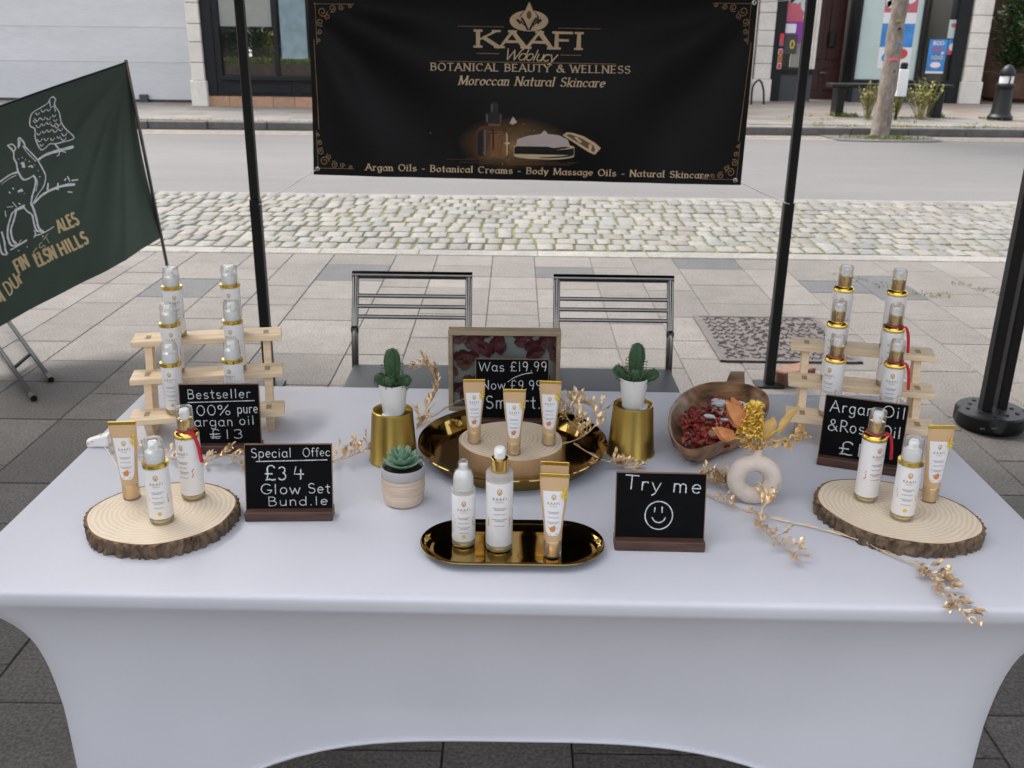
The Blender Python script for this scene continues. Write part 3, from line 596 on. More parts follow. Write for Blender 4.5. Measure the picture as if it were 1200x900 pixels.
poster('bright blue poster with white and pink lettering in the dark shop window', 8.726, 9.104, 0.727, 1.412, RY + .06,
       [(0, .06, 'pwhite'), (.06, 1, 'blue')], [('100', .2, .42, .85, .10, .25, 'printgold'), ('OOO', .2, .66, .75, .10, .25, 'pink'), ('BOO', .2, .84, .8, .10, .25, 'cream')], blobs=[(.5, .25, .3, .09, 'cream'), (.8, .6, .08, .04, 'pwhite')])
poster('small dark blue and red leaflet right of the bright blue window poster', 9.122, 9.303, 1.109, 1.415, RY + .07, [(0, .4, 'pink'), (.4, 1, 'blue')], blobs=[(.5, .5, .35, .25, 'cream')])
poster('pale notice with a red crest above the small dark leaflet in the shop window', 9.084, 9.281, 1.433, 1.802, RY + .075, [(0, 1, 'aqua')], cat='notice', name='notice', blobs=[(.5, .7, .3, .12, 'pink')])
# ------------------------------------------------------------------ far street furniture
t = thing('bollard', 'black cast iron bollard with a domed cap and white sticker on the far pavement', 'bollard', (8.52, 17.6, FZ))
b = new(); lathe(b, [(.21, 0), (.21, .06), (.18, .09), (.165, .12), (.135, .52), (.155, .545), (.165, .57), (.155, .60), (.115, .62)], 20); fin('shaft', b, 'black', t)
b = new(); lathe(b, [(.115, .62), (.115, .74)], 20, capb=False, capt=False); fin('neck_band', b, 'pwhite', t)
b = new(); lathe(b, [(.125, .74), (.13, .77), (.115, .84), (.07, .90), (.03, .925), (.0005, .93)], 20, capt=False)
for a in (0.6, 2.6, 4.7): tube(b, [(.12 * cos(a), .12 * sin(a), .62), (.14 * cos(a), .14 * sin(a), .70), (.12 * cos(a), .12 * sin(a), .78)], .012, 6)
fin('cap', b, 'black', t)
t = thing('backless_bench', 'long black backless bench in front of the postered shop', 'bench', (6.6, 18.0, FZ))
b = new(); box(b, (.05, 0, .53), (2.15, .38, .07), .012); fin('seat', b, 'black', t, 0)
for xx in (-.83, .92):
    b = new(); box(b, (xx, 0, .25), (.14, .32, .50), .01); fin('leg', b, 'black', t, 0)
t = thing('cycle_stand', 'grey metal hoop against the stone pilaster beside the black banner', 'cycle stand', (4.934, 20.5, FZ))
b = new(); tube(b, catmull([(-.12, 0, 0), (-.12, 0, .35), (0, .0, .48), (.12, .1, .30), (.16, .1, 0)], 6), .02, 8); fin('hoop', b, 'steel', t)
# street tree
t = thing('street_tree', 'slim grey street tree trunk with stickers growing at the far kerb', 'tree', (5.68, 15.5, 0))
b = new(); rt = random.Random(2); pts = [(0, 0, -.05), (0, 0, .12), (.02, 0, .6), (.03, 0, 1.2), (.03, 0, 1.8), (.04, .02, 2.6), (.0, .05, 3.3)]
tube(b, catmull(pts, 4), [.145 - .0018 * i if i > 2 else .165 - .007 * i for i in range(25)], 14)
for v in b.verts: v.co.x += .012 * sin(v.co.z * 11 + v.co.y * 30); v.co.y += .01 * sin(v.co.z * 7 + v.co.x * 25)
fin('trunk', b, 'treebark', t)
b = new()
for i in range(7):
    a = i * .9; tube(b, catmull([(0, .03, 2.7 + .08 * i), (.4 * cos(a), .4 * sin(a), 3.3 + .1 * i), (1.0 * cos(a), 1.0 * sin(a), 3.9 + .15 * i)], 4), [.05 - .003 * k for k in range(9)], 7)
fin('limb', b, 'treebark', t)
b = new()
for i in range(1800):
    a = rt.uniform(0, 6.3); c = int(rt.uniform(0, 7)); cc = Vector((.9 * cos(c * .9), .9 * sin(c * .9), 4.0 + .15 * c)); q = Vector((rt.gauss(0, .35), rt.gauss(0, .35), rt.gauss(0, .3)))
    leaf(b, cc + q, (cos(a), sin(a), rt.uniform(-.6, .6)), .12, .08)
fin('crown', b, 'leafd', t, 0)
for (z0, z1, m, ang, wd) in ((1.13, 1.18, 'pink', 4.6, 1.1), (1.37, 1.40, 'blue', 4.9, .5), (.96, 1.0, 'shopgrey', 4.8, .25), (1.57, 1.60, 'pblack', 4.7, .4), (1.68, 1.72, 'leafy', 4.5, .6)):
    b = new(); grid(b, lambda u, v: (.03 + .139 * cos(ang - wd / 2 + wd * u), .139 * sin(ang - wd / 2 + wd * u), lerp(z0, z1, v) + .02 * sin(u * 3)), 8, 2); fin('sticker', b, m, t)
b = new(); q = [(4.9, 14.98), (5.3, 14.9), (6.2, 14.92), (6.5, 15.05), (6.5, K(6.5)), (4.8, K(4.8))]
b.faces.new([b.verts.new((x, y, .012)) for x, y in q]); struct('tree_pit', b, 'kerb')
b = new(); rg = random.Random(4)
for i in range(420):
    a = rg.uniform(0, 6.3); r = rg.uniform(.17, .30) if i < 200 else rg.uniform(.3, .75); x_, y_ = 5.7 + r * cos(a), 15.4 + .4 * r * sin(a) - .1
    if y_ < K(x_): leaf(b, (x_, y_, .012), (rg.uniform(-.5, .5), rg.uniform(-.5, .5), 1), rg.uniform(.02, .06), .015)
tag(fin('tree_pit_grass', b, 'grass', None, 0), kind='stuff')
def spray(name, label, loc, n, h, sp, m, cat='plant', group=None):
    t = thing(name, label, cat, loc, 0, group); rg = random.Random(int(loc[0] * 37)); b = new(); f = new()
    for i in range(n):
        a = rg.uniform(0, 6.3); r = sp * rg.random(); hh = h * rg.uniform(.55, 1.05)
        p = catmull([(.2 * r * cos(a), .2 * r * sin(a), 0), (.6 * r * cos(a), .6 * r * sin(a), hh * .55), (r * cos(a), r * sin(a), hh)], 4); tube(b, p, .006, 4)
        for k in range(3, len(p)):
            for s in range(2): leaf(f, p[k], (rg.uniform(-1, 1), rg.uniform(-1, 1), .6), .075, .028)
    fin('stems', b, 'dry', t); fin('foliage', f, m, t, 0); return t
spray('verge_plant', 'dry grassy plant left of the street tree, under the bench', (6.132, 17.4, FZ), 22, .60, .24, 'dry', group='weedy plants by the bench')
spray('verge_plant', 'bushy yellow green plant at the right hand leg of the bench', (7.091, 17.5, FZ), 30, .66, .36, 'leafy', group='weedy plants by the bench')
spray('verge_plant', 'narrow low plant under the white bag right of the street tree', (6.583, 17.3, FZ), 12, .42, .10, 'leafy', group='weedy plants by the bench')
t = thing('white_bag', 'slim white bag hanging right beside the street tree trunk', 'bag', (6.567,17.2,0.521))
b = new(); box(b, (0, 0, .22), (.17, .09, .44), .02, seg=2)
for v in b.verts: v.co.x += .012 * sin(v.co.z * 14); v.co.y += .01 * cos(v.co.z * 11)
fin('bag_body', b, 'pwhite', t)
b = new(); box(b, (.0, .02, .49), (.12, .06, .12), .02); fin('bag_top', b, 'shopblk', t, 0)
b = new(); tube(b, [(0, .08, -.40), (0, .08, .5)], .02, 6); fin('post', b, 'shopblk', t)
# access cover in the near pavement
t = thing('access_cover', 'rectangular cast access cover with a raised squiggle pattern set in the paving', 'manhole cover', (1.405, 5.0, .003))
b = new(); box(b, (0, 0, 0), (.71, .80, .012)); 
for s in (-1, 1): box(b, (s * .345, 0, .004), (.03, .80, .012), .002); box(b, (0, s * .39, .0042), (.66, .03, .012), .002)
fin('plate', b, 'cover', t, 0)
b = new(); rg = random.Random(8)
for j in range(11):
    for i in range(10):
        cx, cy = -.29 + i * .064 + rg.uniform(-.006, .006), -.35 + j * .068; a0 = rg.uniform(0, 6.3)
        if rg.random() < .5: pts = [(cx + .024 * cos(a0 + k * .8), cy + .024 * sin(a0 + k * .8), .0075) for k in range(6)]
        else: pts = [(cx - .026 + k * .0105, cy + .02 * sin(k * 1.7 + a0), .0075) for k in range(6)]
        tube(b, catmull(pts, 3), .0055, 4)
fin('raised_pattern', b, 'coverdark', t)
# ------------------------------------------------------------------ gazebo, banner
gz = thing('gazebo', 'black gazebo frame whose two back poles carry the black banner', 'gazebo', (.05, 2.6, 0))
PL, PR = (-1.118, 4.18), (1.208, 4.27)
def pole(b, x, y, h, s=.040):
    box(b, (x, y, h / 2), (s, s, h), .004); box(b, (x, y, h * .26 + .5), (s * .82, s * .82, h), .003)
for (x, y) in (PL, PR, (-1.40, 1.80), (1.45, 1.80)):
    b = new(); x, y = x - .05, y - 2.6
    box(b, (x, y, .43), (.044, .044, .86), .004); box(b, (x, y, 1.61), (.037, .037, 1.5), .004)
    for z in (.30, .62, .80, 1.15, 1.42): tube(b, [(x - .003, y - .024, z), (x - .003, y - .018, z)], .005, 8)
    lg = fin('leg', b, 'black', gz, 0)
    b = new(); box(b, (x, y, .006), (.13, .10, .012), .003); fin('foot_plate', b, 'black', lg, 0)
b = new()
c = [(-1.30, -1.2), (1.30, -1.2), (1.25, 1.75), (-1.25, 1.75)]
base = [b.verts.new((x, y, 2.5)) for x, y in c]; low = [b.verts.new((x * 1.005, y * 1.005, 2.38)) for x, y in c]; ap = b.verts.new((0, .45, 2.95))
for i in range(4):
    b.faces.new((base[i], base[(i + 1) % 4], ap)); b.faces.new((low[i], low[(i + 1) % 4], base[(i + 1) % 4], base[i]))
fin('canopy', b, 'canopy', gz, 0)
b = new()
for i in range(4): p, q = c[i], c[(i + 1) % 4]; tube(b, [(p[0] * .95, p[1] * .95, 2.48), (q[0] * .95, q[1] * .95, 2.48)], .016, 6)
fin('truss', b, 'black', gz)
b = new(); box(b, (0, 1.735, 2.10), (2.50, .02, .72), .004); fin('added_back_panel', b, 'canopy', gz, 0)  # unseen dark panel, added above the banner so the gold trays reflect black
t = thing('brick', 'reddish brown brick lying at the foot of the right gazebo pole', 'brick', (1.335, 4.33, 0), .5)
b = new(); box(b, (0, 0, .035), (.20, .10, .07), .006); fin('brick_block', b, 'brickred', t, 0)

def bd(x, z):
    return 1.7 * bd_(x, z)
def bd_(x, z):
    """relief of the banner cloth"""
    u = (x + .87) / 1.84; v = (1.69 - z) / .74
    a = math.atan2(v * .74, u * 1.84 + .02); a2 = math.atan2(v * .74, (1 - u) * 1.84 + .02); r1 = math.hypot(u * 1.84, v * .74); r2 = math.hypot((1 - u) * 1.84, v * .74)
    return (.006 * sin(9 * a + .4) * smoothstep(r1 * 2) * math.exp(-r1 * .9) * 2.2 + .005 * sin(8 * a2) * smoothstep(r2 * 2) * math.exp(-r2 * .9) * 2 +
            .006 * sin(u * 15 + .8 * sin(v * 4)) * v * .7 + .0015 * sin(u * 47 + v * 3) * v)
bn = thing('banner', 'wide black fabric banner with gold beauty lettering strung between the gazebo poles', 'banner', (.05, 4.15, .95))
TL, TR_, BR_, BL_ = (-0.834,1.674), (0.963,1.695), (0.962,0.951), (-0.855,0.971)
def bq(u, v): return tuple(lerp(lerp(BL_[k], BR_[k], u), lerp(TL[k], TR_[k], u), v) for k in (0, 1))
def bfn(x, z, k=0): return Vector((x, 4.15 + bd(x, z) - .0015 - .00025 * k, z))
b = new()
def cl(u, v): x, z = bq(u, v); return Vector((x, 4.15 + bd(x, z), z))
def clb(u, v): x, z = bq(u, v); return Vector((x, 4.156 + bd(x, z), z))
g1 = grid(b, cl, 90, 40); g2 = grid(b, clb, 90, 40, flip=True)
for i in range(90): b.faces.new((g1[0][i + 1], g1[0][i], g2[0][i], g2[0][i + 1])); b.faces.new((g1[40][i], g1[40][i + 1], g2[40][i + 1], g2[40][i]))
for j in range(40): b.faces.new((g1[j][0], g1[j + 1][0], g2[j + 1][0], g2[j][0])); b.faces.new((g1[j + 1][90], g1[j][90], g2[j][90], g2[j + 1][90]))
cloth = fin('cloth', b, 'banner', bn, 60, world=True)
for args in (('KAAFI', (-0.166,1.494), (0.27,1.489), .061, bfn, .30, True, 0, .06), ('BOTANICAL BEAUTY & WELLNESS', (-0.348,1.401), (0.466,1.398), .028, bfn, .20, True, 0, .16),
             ('Moroccan Natural Skincare', (-0.236,1.346), (0.364,1.343), .034, bfn, .19, True, .24, .14), ('Argan Oils - Botanical Creams - Body Massage Oils - Natural Skincare', (-0.63,0.995), (0.822,0.979), .026, bfn, .20, True, 0, .16),
             ('Wdolucy', (-0.051,1.445), (0.161,1.44), .042, bfn, .11, False, .42, -.02)):
    b = new(); write(b, *args); fin('lettering', b, 'bannergold', cloth, 0, world=True)
b = new()
for (p, q, w_) in (((-0.238,1.571), (-0.052,1.57), .002), ((0.168,1.568), (0.343,1.567), .002), ((-0.159,1.468), (-0.069,1.467), .003), ((0.181,1.465), (0.264,1.465), .003), ((-0.316,1.436), (0.408,1.433), .0025)):
    ribbon(b, [(lerp(p[0], q[0], i / 12), lerp(p[1], q[1], i / 12)) for i in range(13)], lambda a, c: w_, bfn, 1)
for (p, q) in (((-0.819,1.514), (-0.823,1.158)), ((0.95,1.522), (0.934,1.134))):
    ribbon(b, [(lerp(p[0], q[0], i / 12), lerp(p[1], q[1], i / 12)) for i in range(13)], lambda a, c: .0025, bfn, 1)
fin('gold_rule', b, 'bannerrule', cloth, 0, world=True)
def curl(cx, cy, r, a0, turns, s=1): return [(cx + s * r * (1 - .75 * i / 22) * cos(a0 + turns * 6.28 * i / 22), cy + r * (1 - .75 * i / 22) * sin(a0 + turns * 6.28 * i / 22)) for i in range(23)]
def ornament(x, z, sx, sz):
    b = new(); k = 0
    for (dx, dz, r, a, tn) in ((.035, .035, .020, 0, 1.4), (.075, .022, .015, 2, -1.4), (.022, .075, .015, 1, 1.4), (.11, .018, .011, 0, 1.3), (.018, .11, .011, 3, -1.3), (.055, .055, .012, 2, 1.2), (.145, .012, .008, 0, 1.2), (.012, .145, .008, 0, -1.2)):
        k += 1; ribbon(b, [(x + sx * px, z + sz * pz) for px, pz in curl(dx, dz, r, a, tn)], lambda p, q: .0032, bfn, k)
    ribbon(b, [(x + sx * q, z + sz * .006) for q in (.0, .05, .1, .16)], lambda p, q: .002, bfn, 1); ribbon(b, [(x + sx * .006, z + sz * q) for q in (.0, .05, .1, .16)], lambda p, q: .002, bfn, 1)
    fin('corner_ornament', b, 'bannerrule', cloth, 0, world=True)
ornament(BL_[0] + .015, BL_[1] + .022, 1, 1); ornament(BR_[0] - .015, BR_[1] + .018, -1, 1); ornament(TL[0] + .02, TL[1] - .02, 1, -1); ornament(TR_[0] - .02, TR_[1] - .02, -1, -1)
# emblem: three petals over an oval
b = new()
def pp(poly, k, mi=0): prism(b, poly, lambda x, z, t: bfn(x, z, k), 0, mi)
EC = (0.05,1.6); er, ez = .078, .040
pp([(EC[0] + er * cos(a * pi / 12), EC[1] - .006 + ez * sin(a * pi / 12)) for a in range(24)], 1)
def petal(cx, cz, w_, h_): return [(cx + w_ * sin(pi * i / 10) * (.5 + .5 * sin(pi * min(1, i / 7))), cz + h_ * i / 10) for i in range(11)] + [(cx - w_ * sin(pi * i / 10) * (.5 + .5 * sin(pi * min(1, i / 7))), cz + h_ * i / 10) for i in range(9, 0, -1)]
pp(petal(EC[0], EC[1] - .043, .044, .108), 3, 1); pp(petal(EC[0], EC[1] - .040, .036, .106), 5)
for s in (-1, 1):
    ribbon(b, [(EC[0] + s * .004, EC[1] - .040), (EC[0] + s * .018, EC[1] - .012), (EC[0] + s * .030, EC[1] + .004)], lambda p, q: .009, bfn, 7, 1)
    ribbon(b, [(EC[0] + s * .034, EC[1] - .014), (EC[0] + s * .048, EC[1] - .002)], lambda p, q: .010, bfn, 7, 1)
pp([(EC[0] + .010 * cos(a * pi / 5), EC[1] + .016 + .016 * sin(a * pi / 5)) for a in range(10)], 8, 2)
fin('emblem', b, ['bannergold', 'pblack', 'bannerdim'], cloth, 0, world=True)
# printed picture: dropper bottle, cream jar, leaning lid, sparks
gm = bpy.data.materials.new('warm_print'); gm.use_nodes = True; n = gm.node_tree.nodes; l = gm.node_tree.links
bs = n['Principled BSDF']; bs.inputs['Base Color'].default_value = (.75, .42, .16, 1); bs.inputs['Roughness'].default_value = .6
tcn = n.new('ShaderNodeTexCoord'); mp = n.new('ShaderNodeMapping'); mp.inputs['Scale'].default_value = (4.2, 1, 9); gr = n.new('ShaderNodeTexGradient'); gr.gradient_type = 'SPHERICAL'
ns = n.new('ShaderNodeTexNoise'); ns.inputs['Scale'].default_value = 9; l.new(tcn.outputs['Object'], ns.inputs['Vector'])
mm = n.new('ShaderNodeMath'); mm.operation = 'MULTIPLY'; l.new(tcn.outputs['Object'], mp.inputs[0]); l.new(mp.outputs[0], gr.inputs[0]); l.new(gr.outputs['Fac'], mm.inputs[0]); l.new(ns.outputs['Fac'], mm.inputs[1])
l.new(mm.outputs[0], bs.inputs['Alpha'])
PC = (-0.006,1.112)
o_ = bpy.data.objects.new('printed_warmth', None)
b = new(); grid(b, lambda u, v: bfn(PC[0] - .26 + .52 * u, PC[1] - .105 + .21 * v, 0), 16, 8)
bmesh.ops.translate(b, verts=b.verts, vec=-Vector((PC[0], 4.15, PC[1])))
bpy.data.objects.remove(o_)
wp = fin('printed_warmth', b, gm, cloth); wp.location = Vector((PC[0], 4.15, PC[1])) - Vector(bn.location)
b = new(); MS = ['amber', 'pblack', 'bannergold', 'cream', 'bannerdim', 'printwhite', 'amberlit', 'printgrey']
def pm(pts, k, mi): pp(pts, k, mi)
pm([(-0.163,1.058), (-0.152,1.051), (-0.037,1.05), (-0.026,1.056), (-0.027,1.154), (-0.042,1.178), (-0.06,1.183), (-0.127,1.184), (-0.149,1.178), (-0.163,1.156)], 2, 0)
pm([(-0.158,1.061), (-0.134,1.058), (-0.134,1.17), (-0.156,1.152)], 3, 1); pm([(-0.102,1.058), (-0.07,1.057), (-0.07,1.15), (-0.102,1.149)], 3, 6); pm([(-0.129,1.06), (-0.122,1.06), (-0.122,1.167), (-0.129,1.166)], 3, 7)
pm([(-0.095,1.087), (-0.088,1.087), (-0.088,1.177), (-0.095,1.177)], 4, 1); pm([(-0.062,1.063), (-0.055,1.063), (-0.056,1.164), (-0.063,1.164)], 3, 4)
pm([(-0.035,1.063), (-0.03,1.066), (-0.031,1.147), (-0.038,1.161)], 3, 2); pm([(-0.12,1.161), (-0.049,1.161), (-0.049,1.156), (-0.12,1.157)], 4, 4)
pm([(-0.127,1.192), (-0.053,1.192), (-0.053,1.235), (-0.127,1.235)], 3, 1); pm([(-0.106,1.236), (-0.071,1.234), (-0.071,1.27), (-0.078,1.277), (-0.096,1.277), (-0.106,1.27)], 3, 1)
pm([(-0.12,1.198), (-0.115,1.198), (-0.115,1.23), (-0.12,1.23)], 4, 7); pm([(-0.099,1.239), (-0.095,1.239), (-0.095,1.27), (-0.099,1.268)], 4, 7); pm([(-0.063,1.195), (-0.059,1.195), (-0.059,1.229), (-0.064,1.229)], 4, 4); pm([(-0.113,1.183), (-0.063,1.183), (-0.063,1.191), (-0.113,1.192)], 3, 4)
J0, J1 = (-0.005,1.102), (0.249,1.1); jc = (J0[0] + J1[0]) / 2; jr = (J1[0] - J0[0]) / 2; jz = J0[1]; jb = (0.121,1.054)[1]
pm([(jc - jr, jz)] + [(jc + jr * cos(pi + pi * i / 12), jb + .010 + .016 * sin(pi + pi * i / 12)) for i in range(13)] + [(jc + jr, jz)], 3, 2)
pm([(jc - jr * .985, jz)] + [(jc + jr * .985 * cos(pi + pi * i / 12), jb + .016 + .016 * sin(pi + pi * i / 12)) for i in range(13)] + [(jc + jr * .985, jz)], 4, 1)
pm([(jc + jr * cos(2 * pi * i / 24), jz - .001 + .013 * sin(2 * pi * i / 24)) for i in range(24)], 5, 2)
pm([(0.005,1.102), (0.009,1.13), (0.03,1.137), (0.058,1.146), (0.105,1.152), (0.122,1.168), (0.137,1.154), (0.183,1.149), (0.219,1.133), (0.231,1.108), (0.167,1.097), (0.059,1.097)], 6, 3)
ribbon(b, [(0.03,1.12), (0.076,1.134), (0.13,1.142), (0.184,1.129)], lambda p, q: .003, bfn, 8, 5); ribbon(b, [(0.052,1.106), (0.112,1.121), (0.166,1.111)], lambda p, q: .003, bfn, 8, 5)
pm([(0.197,1.15), (0.215,1.162), (0.243,1.159), (0.287,1.146), (0.334,1.12), (0.36,1.099), (0.336,1.071), (0.311,1.081), (0.259,1.112)], 4, 2)
pm([(0.212,1.15), (0.226,1.155), (0.273,1.14), (0.339,1.103), (0.332,1.081), (0.31,1.092), (0.259,1.123)], 5, 4); pm([(0.244,1.143), (0.258,1.143), (0.28,1.123), (0.27,1.119)], 6, 2); pm([(0.309,1.116), (0.324,1.109), (0.318,1.088), (0.307,1.095)], 6, 2)
pm([(-0.024,1.195), (-0.01,1.223), (0.008,1.199), (-0.01,1.189)], 5, 3); pm([(-0.014,1.192), (-0.007,1.216), (0.001,1.199)], 6, 2)
rg = random.Random(5)
for i in range(46):
    x_, z_ = PC[0] + rg.gauss(-.02, .09), PC[1] + rg.gauss(.0, .035); r = rg.uniform(.0008, .0022); pm([(x_ - r, z_), (x_, z_ - r), (x_ + r, z_), (x_, z_ + r)], 2, 2)
q = (-0.031,1.112); pm([(q[0] - .018, q[1]), (q[0], q[1] - .004), (q[0] + .012, q[1]), (q[0], q[1] + .010)], 7, 2)
for k in range(5): ribbon(b, [(PC[0] + rg.uniform(-.3, -.1) , jb - .004 - .006 * k), (PC[0], jb - .005 - .006 * k), (PC[0] + rg.uniform(.1, .3), jb - .004 - .006 * k)], lambda p, q: .0012, bfn, 1, 4)
fin('printed_picture', b, MS, cloth, 0, world=True)
for q in ((-0.836,0.996), (0.935,0.972), (0.948,1.673)):
    b = new(); c0 = bfn(*q, 1); mt = Matrix.Translation(c0) @ Matrix.Rotation(pi / 2, 4, 'X'); lathe(b, [(.004, 0), (.009, 0), (.0095, .0025), (.004, .003)], 12, mt=mt, capb=False, capt=False); fin('eyelet', b, 'silver', cloth, 30, world=True)
for (q, e) in (((-0.836,0.996), (PL[0], PL[1] - .02, .83)), ((0.935,0.972), (PR[0], PR[1] - .02, .855)), ((0.948,1.673), (PR[0], PR[1] - .02, 1.70))):
    b = new(); tube(b, [bfn(*q, 3), bfn(*q, 3).lerp(Vector(e), .5) + Vector((0, 0, -.004)), e], .0016, 5); fin('tie_cord', b, 'cord', bn, 40, world=True)

# ------------------------------------------------------------------ right-hand double post with its weight, and the neighbouring canopies
def canopy(name, label, x0, x1, y0, y1, legs):
    t = thing(name, label, 'gazebo', ((x0 + x1) / 2, (y0 + y1) / 2, 0)); b = new()
    c = [(x0, y0), (x1, y0), (x1, y1), (x0, y1)]
    base = [b.verts.new((x, y, 2.4)) for x, y in c]; low = [b.verts.new((x, y, 2.25)) for x, y in c]; ap = b.verts.new(((x0 + x1) / 2, (y0 + y1) / 2, 3.0))
    for i in range(4): b.faces.new((base[i], base[(i + 1) % 4], ap)); b.faces.new((low[i], low[(i + 1) % 4], base[(i + 1) % 4], base[i]))
    fin('canopy', b, 'canopy', t, 0, world=True)
    for (x, y) in legs:
        b = new(); box(b, (x, y, 1.19), (.045, .045, 2.38), .004)
        for z in (.16, .175, .42, .9): tube(b, [(x - .008, y - .026, z), (x - .008, y - .02, z)], .005, 8)
        fin('leg', b, 'black', t, 0, world=True)
    return t
canopy('gazebo', 'neighbouring black gazebo at the right whose paired legs stand in a round weight', 1.45, 4.9, -1.0, 3.95, [(2.000, 3.80), (2.078, 3.83), (4.8, 3.8), (4.8, -1.4)])
canopy('gazebo', 'neighbouring dark gazebo shading the green banner at the left', -5.2, -1.45, -1.2, 4.75, [(-4.9, 4.6), (-5.0, -1.0)])

t = thing('leg_weight', 'round black weight plate around the double gazebo leg on the right', 'weight', (2.035, 3.815, 0))
b = new(); n = 48
def notch(a, z): return 1 - .16 * (smoothstep(1 - abs(((a - .6) % (pi / 2)) - pi / 4 + 0) / .16) if z > .045 else 0)
lathe(b, [(.128, .0), (.138, .012), (.142, .02), (.142, .068), (.136, .076), (.05, .078), (.03, .079)], n, wob=notch)
for i in range(10):
    a = i * .63; r = .10 if i % 2 else .085; lathe(b, [(.009, .0785), (.0088, .081), (.005, .0795)], 8, c=(r * cos(a), r * sin(a), 0))
fin('plate', b, 'black', t, 35)
b = new(); tube(b, [(-.09, -.112, .03), (-.075, -.123, .032)], .003, 5); tube(b, [(-.055, -.132, .04), (-.035, -.138, .042)], .003, 5); fin('scuff', b, 'silver', t)

# ------------------------------------------------------------------ green banner on its stand
GA = Vector((-1.885,5,0.965)); GD = Vector((-0.666,-0.746,0)); GN = Vector((GD.y, -GD.x, 0))
if GN.y > 0: GN = -GN
gTR, gBR, gBL, gTL = (-0.039,1.389), (0.047,0.508), (-1.067,0.115), (-0.922,1.129)
def gd(u, z):
    t_ = (gTR[0] - u); h = (gTR[1] - z); a = math.atan2(max(h, 0), max(t_, 0) + .02); r = math.hypot(t_, h)
    f = (.015 * sin(15 * a + .6) * (1 - .45 * smoothstep((t_ - .2) * 4)) + .012 * (1 - abs(sin(11 * a + .3))) ** 3 * (1 - .7 * smoothstep((t_ - .2) * 4)) + .003 * sin(40 * a))
    return f * smoothstep(r * 1.6) * (.55 + .45 * math.exp(-r)) + .02 * sin(u * 3 + z * 5)
def gfn(u, z, k=0): return GA.xyz * Vector((1, 1, 0)) - GD * u + Vector((0, 0, z)) + GN * (gd(u, z) + .002 + .0003 * k)
gb = thing('green_banner', 'creased dark green banner with a white fox drawing and gold ales lettering', 'banner', (GA.x, GA.y, 0))
def gq(u, v):
    q = [lerp(lerp(gBL[k], gBR[k], u), lerp(gTL[k], gTR[k], u), v) for k in (0, 1)]
    return q
b = new(); g1 = grid(b, lambda u, v: gfn(*gq(u, v), -4), 110, 70); g2 = grid(b, lambda u, v: gfn(*gq(u, v), -18), 110, 70, flip=True)
for i in range(110): b.faces.new((g1[0][i + 1], g1[0][i], g2[0][i], g2[0][i + 1])); b.faces.new((g1[70][i], g1[70][i + 1], g2[70][i + 1], g2[70][i]))
for j in range(70): b.faces.new((g1[j][0], g1[j + 1][0], g2[j + 1][0], g2[j][0])); b.faces.new((g1[j + 1][110], g1[j][110], g2[j][110], g2[j + 1][110]))
bmesh.ops.recalc_face_normals(b, faces=b.faces)
gcl = fin('cloth', b, 'green', gb, 70, world=True)
b = new()
def gs(pts, w_=.006, k=1, sm=True):
    if sm and len(pts) > 2: pts = [(v.x, v.y) for v in catmull([(p[0], p[1], 0) for p in pts], 4)]
    ribbon(b, pts, lambda p, q: w_ * (.55 + .55 * abs(p * .6 - q * .8)), gfn, k)
gs([(-0.658,1.036), (-0.637,1.039), (-0.624,1.021), (-0.634,1.003)], 0.007, 1)
gs([(-0.61,1.02), (-0.603,1.062), (-0.591,1.057), (-0.578,1.034), (-0.582,1.019)], 0.008, 1)
gs([(-0.605,1.028), (-0.597,1.051)], 0.008, 1)
gs([(-0.658,1.036), (-0.636,1.005), (-0.637,0.975), (-0.63,0.953), (-0.63,0.914), (-0.612,0.877), (-0.585,0.879), (-0.562,0.89)], 0.008, 1)
gs([(-0.579,1.026), (-0.554,0.994), (-0.529,0.957), (-0.514,0.916), (-0.51,0.88), (-0.53,0.838), (-0.562,0.806), (-0.595,0.765)], 0.006, 1)
gs([(-0.589,1.028), (-0.568,0.991), (-0.539,0.953)], 0.004, 2)
gs([(-0.562,0.89), (-0.557,0.867), (-0.571,0.833), (-0.589,0.8), (-0.603,0.766)], 0.009, 2)
gs([(-0.556,0.885), (-0.552,0.858), (-0.568,0.82)], 0.004, 3)
gs([(-0.627,0.914), (-0.667,0.905), (-0.713,0.882), (-0.767,0.855)], 0.01, 1)
gs([(-0.642,0.9), (-0.678,0.887), (-0.716,0.866)], 0.004, 2)
gs([(-0.641,0.76), (-0.626,0.733), (-0.607,0.713), (-0.604,0.677), (-0.597,0.639), (-0.568,0.626)], 0.008, 2)
gs([(-0.602,0.766), (-0.595,0.734), (-0.589,0.693), (-0.586,0.651), (-0.569,0.628)], 0.01, 3)
gs([(-0.641,0.751), (-0.686,0.736), (-0.704,0.708), (-0.723,0.666), (-0.73,0.622), (-0.719,0.585), (-0.685,0.584), (-0.647,0.601)], 0.009, 2)
gs([(-0.673,0.739), (-0.692,0.697), (-0.712,0.655), (-0.711,0.611), (-0.697,0.589)], 0.009, 3)
gs([(-0.676,0.744), (-0.658,0.751), (-0.632,0.762)], 0.012, 4)
gs([(-0.751,0.652), (-0.748,0.607), (-0.749,0.571), (-0.743,0.548)], 0.008, 1)
gs([(-0.772,0.628), (-0.767,0.556), (-0.745,0.544)], 0.008, 2)
gs([(-0.609,0.947), (-0.6,0.95), (-0.601,0.933)], 0.014, 2)
gs([(-0.577,0.931), (-0.564,0.934), (-0.559,0.927)], 0.008, 2)
gs([(-0.646,0.824), (-0.632,0.831), (-0.629,0.826)], 0.012, 2)
gs([(-0.679,0.78), (-0.666,0.756)], 0.004, 1)
gs([(-0.708,0.761), (-0.682,0.761)], 0.004, 1)
gs([(-0.719,0.745), (-0.721,0.719)], 0.004, 1)
